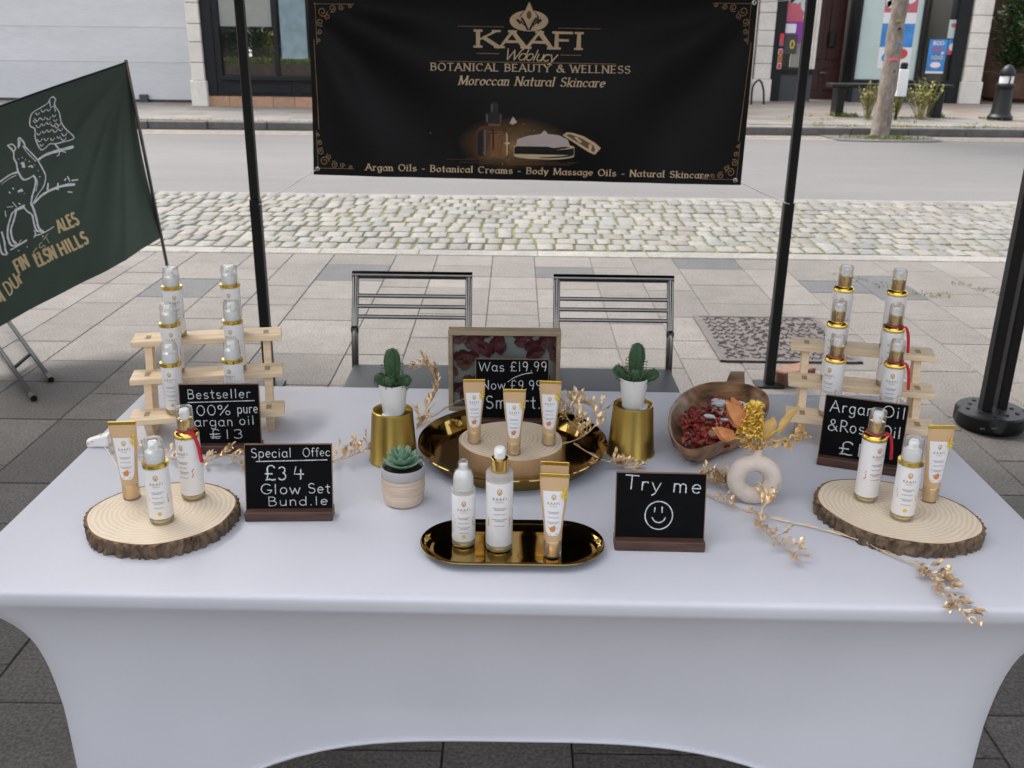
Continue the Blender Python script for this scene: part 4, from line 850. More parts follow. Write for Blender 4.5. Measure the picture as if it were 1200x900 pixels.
gs([(-0.612,0.614), (-0.582,0.619), (-0.544,0.632), (-0.515,0.646)], 0.007, 4)
gs([(-0.616,0.606), (-0.605,0.618), (-0.605,0.631)], 0.006, 5)
gs([(-0.727,0.564), (-0.695,0.577), (-0.65,0.597)], 0.008, 5)
gs([(-0.694,0.581), (-0.673,0.605)], 0.005, 6)
gs([(-0.603,0.631), (-0.61,0.641)], 0.005, 6)
gs([(-0.426,1.226), (-0.411,1.237), (-0.399,1.225), (-0.408,1.2), (-0.391,1.16), (-0.381,1.107), (-0.343,1.057), (-0.35,1.039), (-0.393,1.029), (-0.43,1.023), (-0.457,1.025), (-0.486,1.006), (-0.508,1.007), (-0.522,1.06), (-0.52,1.099), (-0.539,1.117), (-0.518,1.167), (-0.475,1.19), (-0.437,1.21), (-0.426,1.226)], 0.006, 1)
gs([(-0.427,1.218), (-0.427,1.188), (-0.413,1.196), (-0.411,1.17)], 0.004, 2)
gs([(-0.501,1.169), (-0.496,1.161), (-0.489,1.163), (-0.483,1.17)], 0.0045, 2)
gs([(-0.473,1.18), (-0.469,1.172), (-0.461,1.174), (-0.454,1.182)], 0.0045, 2)
gs([(-0.448,1.183), (-0.444,1.176), (-0.437,1.177), (-0.431,1.184)], 0.0045, 2)
gs([(-0.512,1.145), (-0.506,1.135), (-0.497,1.135), (-0.488,1.147)], 0.0045, 2)
gs([(-0.485,1.147), (-0.479,1.138), (-0.47,1.139), (-0.462,1.149)], 0.0045, 2)
gs([(-0.457,1.145), (-0.453,1.137), (-0.444,1.138), (-0.437,1.147)], 0.0045, 2)
gs([(-0.428,1.156), (-0.423,1.149), (-0.416,1.15), (-0.41,1.158)], 0.0045, 2)
gs([(-0.422,1.134), (-0.418,1.127), (-0.411,1.127), (-0.404,1.136)], 0.0045, 2)
gs([(-0.512,1.115), (-0.506,1.105), (-0.497,1.105), (-0.488,1.117)], 0.0045, 2)
gs([(-0.484,1.121), (-0.479,1.112), (-0.47,1.113), (-0.461,1.123)], 0.0045, 2)
gs([(-0.458,1.124), (-0.454,1.116), (-0.446,1.116), (-0.439,1.125)], 0.0045, 2)
gs([(-0.437,1.114), (-0.431,1.105), (-0.422,1.105), (-0.414,1.116)], 0.0045, 2)
gs([(-0.41,1.117), (-0.404,1.107), (-0.394,1.109), (-0.385,1.119)], 0.0045, 2)
gs([(-0.512,1.08), (-0.507,1.071), (-0.498,1.072), (-0.49,1.082)], 0.0045, 2)
gs([(-0.484,1.087), (-0.479,1.078), (-0.471,1.079), (-0.463,1.088)], 0.0045, 2)
gs([(-0.459,1.089), (-0.454,1.081), (-0.446,1.082), (-0.438,1.091)], 0.0045, 2)
gs([(-0.432,1.088), (-0.427,1.078), (-0.417,1.078), (-0.408,1.09)], 0.0045, 2)
gs([(-0.404,1.09), (-0.398,1.082), (-0.39,1.082), (-0.382,1.092)], 0.0045, 2)
gs([(-0.39,1.068), (-0.385,1.058), (-0.375,1.058), (-0.365,1.07)], 0.0045, 2)
gs([(-0.513,1.05), (-0.508,1.041), (-0.498,1.041), (-0.489,1.052)], 0.0045, 2)
gs([(-0.481,1.052), (-0.476,1.043), (-0.468,1.044), (-0.46,1.053)], 0.0045, 2)
gs([(-0.45,1.05), (-0.445,1.041), (-0.437,1.042), (-0.429,1.051)], 0.0045, 2)
gs([(-0.416,1.056), (-0.412,1.048), (-0.405,1.049), (-0.398,1.057)], 0.0045, 2)
gs([(-0.398,1.046), (-0.392,1.037), (-0.382,1.038), (-0.374,1.048)], 0.0045, 2)
gs([(-0.504,1.027), (-0.501,1.02), (-0.494,1.02), (-0.488,1.028)], 0.0045, 2)
gs([(-0.519,1.136), (-0.515,1.128), (-0.507,1.129), (-0.501,1.137)], 0.0045, 2)
gs([(-0.419,1.104), (-0.414,1.096), (-0.406,1.097), (-0.398,1.106)], 0.0045, 2)
gs([(-0.529,0.957), (-0.486,0.977), (-0.421,0.992), (-0.354,1.005)], 0.016, 4)
gs([(-0.431,1.019), (-0.412,0.991), (-0.395,0.983)], 0.006, 5)
gs([(-0.418,0.996), (-0.427,0.972), (-0.438,0.969)], 0.005, 5)
gs([(-0.59,0.766), (-0.545,0.799), (-0.488,0.82), (-0.423,0.831), (-0.377,0.829)], 0.014, 4)
gs([(-0.555,0.792), (-0.507,0.816)], 0.006, 5)
gs([(-0.515,0.82), (-0.507,0.849)], 0.01, 5, False)
gs([(-0.466,0.815), (-0.458,0.844)], 0.01, 5, False)
gs([(-0.424,0.854), (-0.416,0.862)], 0.01, 5, False)
gs([(-0.4,0.847), (-0.406,0.87)], 0.006, 5, False)
gs([(-0.39,0.85), (-0.355,0.849)], 0.006, 5, False)
gs([(-0.418,0.799), (-0.396,0.794)], 0.006, 5, False)
gs([(-0.694,0.554), (-0.688,0.556)], 0.005, 6, False)
gs([(-0.653,0.566), (-0.649,0.568)], 0.005, 6, False)
gs([(-0.602,0.636), (-0.597,0.637)], 0.005, 6, False)
gs([(-0.575,0.609), (-0.572,0.606)], 0.005, 6, False)
gs([(-0.6,0.976), (-0.597,0.975)], 0.005, 6, False)
gs([(-0.589,0.962), (-0.583,0.966)], 0.005, 6, False)
gs([(-0.618,0.969), (-0.616,0.972)], 0.005, 6, False)
gs([(-0.573,0.956), (-0.568,0.955)], 0.005, 6, False)
gs([(-0.55,0.937), (-0.547,0.938)], 0.005, 6, False)
gs([(-0.537,0.909), (-0.534,0.91)], 0.005, 6, False)
gs([(-0.537,0.883), (-0.535,0.881)], 0.005, 6, False)
gs([(-0.669,0.844), (-0.664,0.839)], 0.005, 6, False)
gs([(-0.688,0.829), (-0.684,0.823)], 0.005, 6, False)
gs([(-0.622,0.813), (-0.62,0.815)], 0.005, 6, False)
gs([(-0.655,0.772), (-0.649,0.769)], 0.005, 6, False)
fin('white_drawing', b, 'printwhite', gcl, 0, world=True)
b = new(); write(b, 'ALES', (-0.489,0.611), (-0.386,0.641), .060, gfn, .19, track=.16); fin('gold_lettering', b, 'printgold', gcl, 0, world=True)
b = new(); write(b, 'HILLS', (-0.492,0.498), (-0.353,0.543), .062, gfn, .19, track=.2); fin('gold_lettering', b, 'printgold', gcl, 0, world=True)
b = new(); write(b, 'FIN', (-0.705,0.446), (-0.651,0.474), .062, gfn, .16, track=.14, slant=.2); fin('gold_lettering', b, 'printgold', gcl, 0, world=True)
b = new(); write(b, 'EST', (-0.615,0.501), (-0.533,0.584), .034, gfn, .10, track=.1, slant=.4); fin('gold_lettering', b, 'printgold', gcl, 0, world=True)
b = new(); write(b, 'LLSN', (-0.611,0.463), (-0.514,0.493), .066, gfn, .17, track=.12); fin('gold_lettering', b, 'printgold', gcl, 0, world=True)
b = new(); write(b, 'M', (-0.815,0.313), (-0.778,0.326), .06, gfn, .18); fin('gold_lettering', b, 'printgold', gcl, 0, world=True)
b = new(); write(b, 'DUr', (-0.759,0.344), (-0.686,0.405), .060, gfn, .15, track=.12, slant=.35); fin('gold_lettering', b, 'printgold', gcl, 0, world=True)
st = thing('banner_stand', 'thin dark metal frame with slanted legs holding the green banner', 'banner stand', (GA.x, GA.y, 0))
b = new(); e0, e1 = gfn(*gTR, -22), gfn(*gBR, -22); dd = e1 - e0; foot = e0 + dd * (e0.z - .015) / (e0.z - e1.z)
tube(b, [e0 - dd * .01, foot], .009, 8); fin('edge_pole', b, 'chrome', st, 40, world=True)
b = new(); tube(b, [gfn(*gq(i / 40, 1), -11) - Vector((0, 0, .004)) for i in range(41)], .005, 6)
for v in b.verts: pass
fin('top_wire', b, 'steel', st, 40, world=True)
la, lb = Vector((-2.108,3.96,0.014)), Vector((-2.141,4.2,0.014)); ua, ub = Vector((-2.698,4.75,0.049)), Vector((-2.725,4.95,0.11))
for p, q in ((la, ua), (lb, ub)):
    b = new(); e = p + (q - p) * 1.25; tube(b, [p, e], .011, 8); lg = fin('leg', b, 'steel', st, 40, world=True)
    b = new(); d_ = (e - p).normalized(); tube(b, [p - d_ * .012, p + d_ * .04], .015, 8); fin('foot_cap', b, 'black', lg, 40, world=True)
b = new(); tube(b, [la + (ua - la) * .42, lb + (ub - lb) * .36], .009, 8); fin('crossbar', b, 'steel', st, 40, world=True)

# ------------------------------------------------------------------ chairs
def chair(lab, loc):
    t = thing('metal_chair', lab, 'chair', loc, 0, 'metal chairs behind the table')
    hw = .198
    for s in (-1, 1):
        b = new(); tube(b, [(s * hw, .02, .0), (s * hw, -.10, .43), (s * hw, -.075, .57), (s * hw, .0, .752)], .0125, 10); fin('back_post', b, 'chrome', t)
        b = new(); tube(b, [(s * hw, -.50, .0), (s * hw, -.47, .43)], .0125, 10); fin('front_leg', b, 'chrome', t)
        b = new(); box(b, (s * hw, -.074, .574), (.027, .024, .03), .006); fin('joint_sleeve', b, 'chrome', t, 30)
    b = new(); tube(b, [(-hw - .012, .0, .752), (hw + .012, 0, .752)], .0135, 10); fin('top_rail', b, 'chrome', t)
    for z, y in ((.684, -.028), (.650, -.042), (.616, -.056)):
        b = new(); tube(b, [(-hw, y, z), (hw, y, z)], .0075, 8); fin('back_slat', b, 'chrome', t)
    b = new(); box(b, (0, -.31, .447), (.405, .42, .018), .008, seg=2); fin('seat', b, 'seat', t, 30)
    b = new(); box(b, (0, -.31, .427), (.38, .40, .02), .004); fin('seat_frame', b, 'chrome', t, 0)
    return t
ch = chair('empty grey metal chair on the left, behind the potted cactus on its gold cup', (-.353, 3.30, 0))
c2 = put(ch, (.350, 3.29, 0), 0, 'empty grey metal chair on the right, behind the chalkboard picture frame')

# ------------------------------------------------------------------ table and its stretch cover
TC = (.028, 1.750); TY = radians(-.5)
tb = thing('folding_table', 'long folding table under the white stretch cover', 'table', (TC[0], TC[1], 0), TY)
b = new(); box(b, (0, 0, .725), (1.80, .90, .02), .004); fin('tabletop', b, 'seat', tb, 0)
for sx in (-1, 1):
    for sy in (-1, 1):
        b = new(); tube(b, [(sx * .70, sy * .34, .715), (sx * .72, sy * .36, .01)], .014, 8); fin('leg', b, 'steel', tb)
cv = thing('table_cover', 'white stretch table cover with an arched open front hem', 'table cover', (TC[0], TC[1], 0), TY)
per = []
N = 40; HX, HY, RC = .917, .465, .022
for side in range(4):
    for i in range(N):
        t_ = -1 + 2 * (i + .5) / N; t_ = sin(t_ * pi / 2) * .35 + t_ * .65
        per.append((t_, -1) if side == 0 else (1, t_) if side == 1 else (-t_, 1) if side == 2 else (-1, -t_))
def cvp(u, v, z, drop):
    hx = HX - (.112 * (1 - math.exp(-drop / .05)) + .02 * drop if drop > 0 else 0)
    hy = HY - (.05 * (1 - math.exp(-drop / .07)) if drop > 0 else 0)
    x, y = u * hx, v * hy
    q = min(1, drop / .25)
    if abs(v) == 1: y -= v * .030 * (1 - u * u) * q
    if abs(v) == 1: y += v * .0022 * q * sin(abs(u) * 46 + z * 9) * math.exp(-(1 - abs(u)) * 7) + v * .0012 * q * sin(u * 9 + z * 5)
    if abs(u) == 1: x -= u * .035 * (1 - v * v) * q
    r = RC + .03 * q   # round the vertical corners
    ax, ay = abs(x), abs(y); ox, oy = ax - (hx - r), ay - (hy - r)
    if ox > 0 and oy > 0:
        l_ = math.hypot(ox, oy)
        m_ = max(ox, oy); k_ = m_ / l_; x = math.copysign(hx - r + ox * k_, x); y = math.copysign(hy - r + oy * k_, y)
    return (x, y, z)
rows = []
b = new()
for s, z in ((.5, .74), (.9, .74), (.975, .74), (.992, .7392), (.998, .7365), (1., .733), (1.0, .726), (.9985, .718)):
    rows.append([b.verts.new((p[0] * s if 1 else 0, p[1] * s, p[2])) for p in (cvp(u, v, z, 0) for u, v in per)])
def zb(u, v): return max(.015, .409 * (1 - abs(u) ** 3.4)) if abs(v) == 1 else max(.015, .36 * (1 - abs(v) ** 3))
NR = 26
for j in range(1, NR + 1):
    f = (j / NR) ** 1.5; rows.append([b.verts.new(cvp(u, v, .716 - f * (.716 - zb(u, v)), f * (.716 - zb(u, v)))) for u, v in per])
for a, d in zip(rows, rows[1:]):
    n = len(a)
    for i in range(n): b.faces.new((a[i], d[i], d[(i + 1) % n], a[(i + 1) % n]))
b.faces.new(rows[0])
for f in b.faces: f.normal_flip()
bmesh.ops.recalc_face_normals(b, faces=b.faces)
hem = [tuple(v.co) for v in rows[-1]]
sk = fin('cover_cloth', b, 'cloth', cv, 60)
b = new()
h2 = hem + hem[:1]; tube(b, [(p[0] * 1.001, p[1] * 1.001, p[2]) for p in h2], .0048, 6, cap=False); fin('hem', b, 'cloth', cv)
b = new(); 
for k in range(1): pass
b.free()
# ------------------------------------------------------------------ things on the table
ZT = .7405
# wood slices
def slice_(name, label, loc, rz, rx, ry, h, seed, bark=True):
    t = thing(name, label, 'wood slice', loc, rz); rg = random.Random(seed); ph = [rg.uniform(0, 6.3) for _ in range(6)]
    def R(a): return 1 + .022 * sin(2 * a + ph[0]) + .018 * sin(3 * a + ph[1]) + .008 * sin(7 * a + ph[2])
    n = 160; b = new(); bw = .006 if bark else 0
    def ring(s, z, off=0): return [b.verts.new((((rx - off) * R(2 * pi * i / n) * s) * cos(2 * pi * i / n), ((ry - off) * R(2 * pi * i / n) * s) * sin(2 * pi * i / n), z)) for i in range(n)]
    r0, r1 = ring(.5, h), ring(1, h, bw); b.faces.new(r0)
    for i in range(n): b.faces.new((r0[i], r1[i], r1[(i + 1) % n], r0[(i + 1) % n]))
    fin('wood_face', b, 'sliceface' if bark else 'sliceface2', t, 0)
    b = new(); prev = None; L = [(bw, h, 0), (bw * .55, h + .0004, 0), (bw * .3, h - .0012, 1)] + [(0, h * (1 - k / 9), 1) for k in range(1, 10)] if bark else [(0, h, 0), (-.0005, h - .002, 0), (0, h * .5, 0), (0, .002, 0), (.001, 0, 0)]
    for (off, z, k) in L:
        row = []
        for i in range(n):
            a = 2 * pi * i / n; o = off
            if k: 
                g = sin(a * 46 + 2.2 * sin(a * 9 + ph[3]) + 1.5 * sin(z * 160 + a * 5)); o += -.0022 * g + .0016 * (g < -.35) * 1.5 + rg.uniform(-.0007, .0007) + .003 * (1 - z / h) * (.5 + .5 * sin(a * 5 + ph[4]))
            row.append(b.verts.new(((rx - o) * R(a) * cos(a), (ry - o) * R(a) * sin(a), z)))
        if prev:
            for i in range(n):
                f = b.faces.new((row[i], row[(i + 1) % n], prev[(i + 1) % n], prev[i])); f.material_index = 1 if (bark and z >= h - .0013) else 0
        prev = row
    b.faces.new(prev[::-1])
    fin('bark' if bark else 'side', b, ['bark', 'cambium'] if bark else 'sliceside', t, 50)
    return t
slice_('wood_slice', 'round bark edged wood slice at the left front of the table', (-.612, 1.512, ZT), 0, .127, .122, .027, 1)
slice_('wood_slice', 'oval bark edged wood slice at the right front of the table', (.694, 1.553, ZT), radians(-40), .146, .116, .027, 2)
SZ = ZT + .0272
# ---- bottles
def cyl_fn(r): return lambda x, y, k: Vector(((r + .00035 + .00006 * k) * sin(x / r), -(r + .00035 + .00006 * k) * cos(x / r), y))
def bars(b, fn, rows, mi):
    for (x0, x1, y, h) in rows:
        n = 6; ribbon(b, [(lerp(x0, x1, i / n), y) for i in range(n + 1)], lambda p, q: h, fn, 1, mi)
def words(b, fn, x0, x1, y, h, mi, rg):
    x = x0
    while x < x1 - .0008:
        l = min(rg.uniform(.0012, .004), x1 - x); ribbon(b, [(x, y), (x + l / 2, y + rg.uniform(-.0001, .0001)), (x + l, y)], lambda p, q: h, fn, 2, mi); x += l + .0008
def label_print(b, fn, cx, zt, sc, accent, foot, rg):
    """gold drop, spaced word, rows of small type"""
    drop = [(cx + .0032 * sc * sin(a) * (1 if cos(a) < .2 else .75), zt + .0036 * sc * -cos(a) * (1 if cos(a) > 0 else 1.5)) for a in [2 * pi * i / 18 for i in range(19)]]; drop[-1] = drop[0]
    ribbon(b, drop, lambda p, q: .0016 * sc, fn, 1, 1); ribbon(b, [(cx, zt - .002 * sc), (cx, zt + .0015 * sc)], lambda p, q: .0018 * sc, fn, 2, 1)
    write(b, 'KAAFI', (cx - .0105 * sc, zt - .0125 * sc), (cx + .0105 * sc, zt - .0125 * sc), .0040 * sc, fn, .22, track=.55, mi=0)
    words(b, fn, cx - .006 * sc, cx + .006 * sc, zt - .0158 * sc, .0010 * sc, 1, rg)
    for dz, wd_ in ((-.026, .010), (-.0285, .008), (-.036, .009), (-.0445, .011), (-.047, .007), (-.055, .008)): words(b, fn, cx - wd_ * sc, cx + wd_ * sc, zt + dz * sc, .00105 * sc, 0, rg)
def accents(b, fn, xs, z, r, mi, rg):
    for x in xs:
        for k in range(6):
            a = rg.uniform(0, 6.3); cx_, cz_ = x + rg.uniform(-.0015, .0015), z + (k - 2.5) * .0028; q = r * rg.uniform(.5, 1.1)
            prism(b, [(cx_ + q * cos(i * pi / 3), cz_ + q * 1.3 * sin(i * pi / 3)) for i in range(6)], lambda u, v, t: fn(u, v, 3 + k * .3), 0, mi)
BG = 'white pump bottles on the table'
def bottle(kind, name, label, loc, rz=0, r=.0205, bodyh=.094, print_x=0.):
    t = thing(name, label, 'bottle', loc, rz, BG); rg = random.Random(17); zb = .011
    b = new(); lathe(b, [(r * .80, 0), (r * .95, .0012), (r, .004), (r, zb), (r * .96, zb + .002)], 28); fin('glass_base', b, 'basegls', t)
    b = new(); lathe(b, [(r * .78, .003), (r * .80, .0045), (r * .78, .0065), (.001, .0068)], 24); fin('base_liquid', b, 'goldband', t)
    zs = zb + bodyh
    b = new(); lathe(b, [(r * .9, zb + .0005), (r * .985, zb + .001), (r, zb + .002)] + [(r, zs - .002), (r * .985, zs)], 32); body = fin('body', b, 'bottle', t)
    fn = cyl_fn(r); b = new(); sc = r / .0205
    label_print(b, fn, print_x, zs - .016, sc, 0, 0, rg)
    if kind in ('foam', 'foamtray'):
        accents(b, fn, [print_x + .0165 * sc], zb + .038, .0012, 3, rg); accents(b, fn, [print_x - .0175 * sc], zb + .043, .0010, 3, rg)
        prism(b, [(print_x + .0035 * cos(i * pi / 6), zb + .012 + .0035 * sin(i * pi / 6)) for i in range(12)], lambda u, v, k: fn(u, v, 2), 0, 4)
    else: accents(b, fn, [print_x + .0165 * sc, print_x - .018 * sc], zb + .045, .0012, 2, rg)
    fin('label_print', b, ['ink', 'inkgold', 'inkred', 'inkorange', 'inkyel'], body, 0)
    if kind == 'foam':
        b = new(); lathe(b, [(r * .98, zs), (r * 1.05, zs + .0005), (r * 1.05, zs + .0075), (r * .92, zs + .008)], 32); fin('gold_band', b, 'goldband', t)
        b = new(); z = zs + .008; lathe(b, [(r * .76, z), (r * .76, z + .016), (r * .70, z + .019), (r * .42, z + .022), (r * .40, z + .034), (r * .34, z + .036), (.001, z + .0365)], 24)
        box(b, (0, -r * .42, z + .031), (r * .30, r * .5, .006), .001); fin('foam_pump', b, 'foam', t)
        b = new(); lathe(b, [(r * .86, z), (r * .84, z + .030), (r * .80, z + .038), (r * .70, z + .0405), (.001, z + .041)], 28, capb=False, capt=False); fin('clear_cap', b, 'capclear', t)
    elif kind == 'pump':
        b = new(); lathe(b, [(r * .98, zs), (r * 1.03, zs + .0005), (r * 1.03, zs + .006), (r * .9, zs + .010), (r * .66, zs + .0115)], 32); fin('gold_band', b, 'goldband', t)
        b = new(); z = zs + .011; lathe(b, [(r * .62, z), (r * .64, z + .001), (r * .64, z + .023), (r * .58, z + .0235)], 28, wob=lambda a, q: 1 + .006 * cos(20 * a)); fin('gold_collar', b, 'gold', t)
        b = new(); z += .0235; lathe(b, [(r * .40, z), (r * .40, z + .016), (r * .33, z + .0175), (.001, z + .018)], 20); box(b, (0, -r * .38, z + .012), (r * .3, r * .4, .005), .001); fin('pump_button', b, 'white', t)
        b = new(); z = zs + .011; lathe(b, [(r * .70, z), (r * .69, z + .041), (r * .64, z + .0445), (.001, z + .045)], 28, capb=False, capt=False); fin('clear_cap', b, 'capclear', t)
    elif kind == 'pumptray':
        b = new(); lathe(b, [(r, zs - .001), (r, zs + .011), (r * .93, zs + .0135), (r * .6, zs + .014)], 32, capb=False, capt=False); fin('glass_shoulder', b, 'frost', t)
        b = new(); lathe(b, [(r * .86, zs), (r * .86, zs + .003), (.001, zs + .0032)], 24); fin('oil', b, 'goldband', t)
        b = new(); z = zs + .009; lathe(b, [(r * .63, z), (r * .64, z + .001), (r * .64, z + .028), (r * .58, z + .029)], 28); fin('gold_collar', b, 'gold', t)
        b = new(); z += .0285; lathe(b, [(r * .40, z), (r * .41, z + .015), (r * .33, z + .018), (.001, z + .0185)], 20); box(b, (0, -r * .38, z + .012), (r * .34, r * .4, .006), .0015); fin('pump_button', b, 'white', t)
    elif kind == 'foamtray':
        b = new(); lathe(b, [(r, zs - .001), (r, zs + .006), (r * .93, zs + .009), (r * .8, zs + .0095)], 32, capb=False, capt=False); fin('glass_shoulder', b, 'frost', t)
        b = new(); lathe(b, [(r * .9, zs), (r * .9, zs + .002), (.001, zs + .0022)], 24); fin('oil', b, 'goldband', t)
        b = new(); z = zs + .006; lathe(b, [(r * .82, z), (r * .84, z + .002), (r * .82, z + .021), (r * .66, z + .029), (r * .36, z + .034), (r * .34, z + .043), (.001, z + .044)], 24); fin('foam_pump', b, 'foam', t)
        b = new(); lathe(b, [(r * .88, z), (r * .87, z + .021), (r * .72, z + .031), (r * .46, z + .036), (r * .44, z + .047), (r * .3, z + .051), (.001, z + .052)], 28, capb=False, capt=False); fin('clear_cap', b, 'capclear', t)
    return t
def ribbon_on(t, zs, r, side=1, ln=.055):
    b = new(); tube(b, [(r * 1.06 * cos(a), r * 1.06 * sin(a), zs + .0015 * sin(a)) for a in [2 * pi * i / 20 for i in range(21)]], .0012, 5, cap=False)
    s = side; pts = catmull([(s * r * .9, -r * .6, zs), (s * (r + .007), -r * .85, zs - .002), (s * (r + .014), -r * .8, zs - .022), (s * (r + .018), -r * .75, zs - ln)], 6)
    for off in (0, .0024):
        va = [b.verts.new(p + Vector((-.0030, off, 0))) for p in pts]; vb = [b.verts.new(p + Vector((.0030, off + .0008, 0))) for p in pts]
        for i in range(len(pts) - 1): b.faces.new((va[i], vb[i], vb[i + 1], va[i + 1]))
    tube(b, [(s * r * .9, -r * .75, zs + .003), (s * (r + .002), -r * .8, zs - .003)], .0026, 6)
    fin('red_ribbon', b, 'ribbon', t, 40)
# left riser
def riser(label, loc, rz, ln, zs, offs, depth=.066):
    t = thing('wooden_riser', label, 'display riser', loc, rz, 'three tier wooden risers'); tk = .0125
    for z, o in zip(zs, offs):
        b = new(); box(b, (0, o + depth / 2, z - tk / 2), (ln, depth, tk), .0012); s = fin('shelf', b, 'pine', t, 0)
        for sx in (-1, 1): b = new(); box(b, (sx * (ln / 2 - .033), o + depth / 2 - .002, z - .0015), (.011, .024, .0042), 0); fin('tenon_end', b, 'pinedark', s, 0)
    for sx in (-1, 1):
        b = new(); x = sx * (ln / 2 - .033); w2 = .0075
        prof = [(.130, 0), (offs[2] + .056, zs[2] - tk), (offs[2] + .014, zs[2] - tk), (offs[1] + .056, zs[1] - tk), (offs[1] + .014, zs[1] - tk), (offs[0] + .056, zs[0] - tk), (offs[0] + .014, zs[0] - tk), (.045, 0)]
        f = [b.verts.new((x - w2, y, z)) for y, z in prof]; g = [b.verts.new((x + w2, y, z)) for y, z in prof]
        b.faces.new(f); b.faces.new(g[::-1])
        k_ = len(prof)
        for i in range(k_): b.faces.new((f[(i + 1) % k_], f[i], g[i], g[(i + 1) % k_]))
        bmesh.ops.recalc_face_normals(b, faces=b.faces); fin('support', b, 'pine', t, 0)
    return t
LZ = (.062, .128, .191); LZR = (.070, .127, .188); LO = (0, .064, .128)
LR = (-.636, 1.868); LA = radians(12)
riser('pale wooden three tier riser on the left, behind the bestseller chalkboard', (LR[0], LR[1], ZT), LA, .314, LZ, LO)
RR = (.722, 1.850); RA = radians(-14)
riser('pale wooden three tier riser on the right, behind the argan oil chalkboard', (RR[0], RR[1], ZT), RA, .296, LZR, LO)
def on(Rc, A, lx, ly, z): return (Rc[0] + lx * cos(A) - ly * sin(A), Rc[1] + lx * sin(A) + ly * cos(A), ZT + z + .0004)
foam0 = None
for k, (nm, lx) in enumerate((('bottom', (-.066, .058)), ('middle', (-.068, .060)), ('top', (-.064, .056)))):
    for s, x_ in enumerate(lx):
        lab = f'clear capped foam bottle, {"left" if s == 0 else "right"} of the pair on the left riser {nm} shelf'
        p = on(LR, LA, x_, LO[k] + .033, LZ[k])
        if foam0 is None: foam0 = bottle('foam', 'foam_bottle', lab, p, radians(5))
        else: put(foam0, p, radians(14 - 23 * s + 6 * k), lab)
put(foam0, (-.600, 1.478, SZ), radians(14), 'foam pump bottle with clear cap at the front of the left wood slice')
put(foam0, (.692, 1.524, SZ), radians(-14), 'foam pump bottle with clear cap at the front of the right wood slice')
pump0 = bottle('pump', 'pump_bottle', 'tall gold collared bottle with red ribbon tail on the left wood slice', (-.574, 1.568, SZ), radians(-18), .0210, .109)
plain = None
spots = [(0, -.062, 'left', 'with red cord', 'bottom'), (0, .054, 'right', 'with ribbon tail', 'bottom'), (1, -.062, 'left', 'without cord', 'middle'), (1, .051, 'right', 'with ribbon tail and leaf', 'middle'), (2, -.052, 'left', 'without cord', 'top'), (2, .056, 'right', 'without cord', 'top')]
for k, lx, sd, ex, nm in spots:
    lab = f'gold collared bottle {ex}, {sd} one on the right riser {nm} shelf'
    c = put(pump0, on(RR, RA, lx, LO[k] + .033, LZR[k]), radians(-24 + 11 * k - 20 * (sd == 'left')), lab)
    if 'tail' in ex: ribbon_on(c, .133, .0210 * .70, 1, .056)
    elif ex == 'with red cord':
        b = new(); tube(b, [(.0165 * cos(a), .0165 * sin(a), .131) for a in [2 * pi * i / 20 for i in range(21)]], .0014, 5, cap=False); fin('red_cord', b, 'ribbon', c)
    if 'leaf' in ex:
        b = new()
        for i in range(5): leaf(b, (-.016, -.010, .133), (-.8, -.4 + .2 * i, .4 - .3 * i), .010, .006)
        fin('green_leaf', b, 'succ', c, 0)
rp = put(pump0, (.652, 1.594, SZ), radians(12), 'tall gold collared bottle with red ribbon tail on the right wood slice')
ribbon_on(pump0, .133, .0210 * .70, 1, .055); ribbon_on(rp, .133, .0210 * .70, 1, .052)
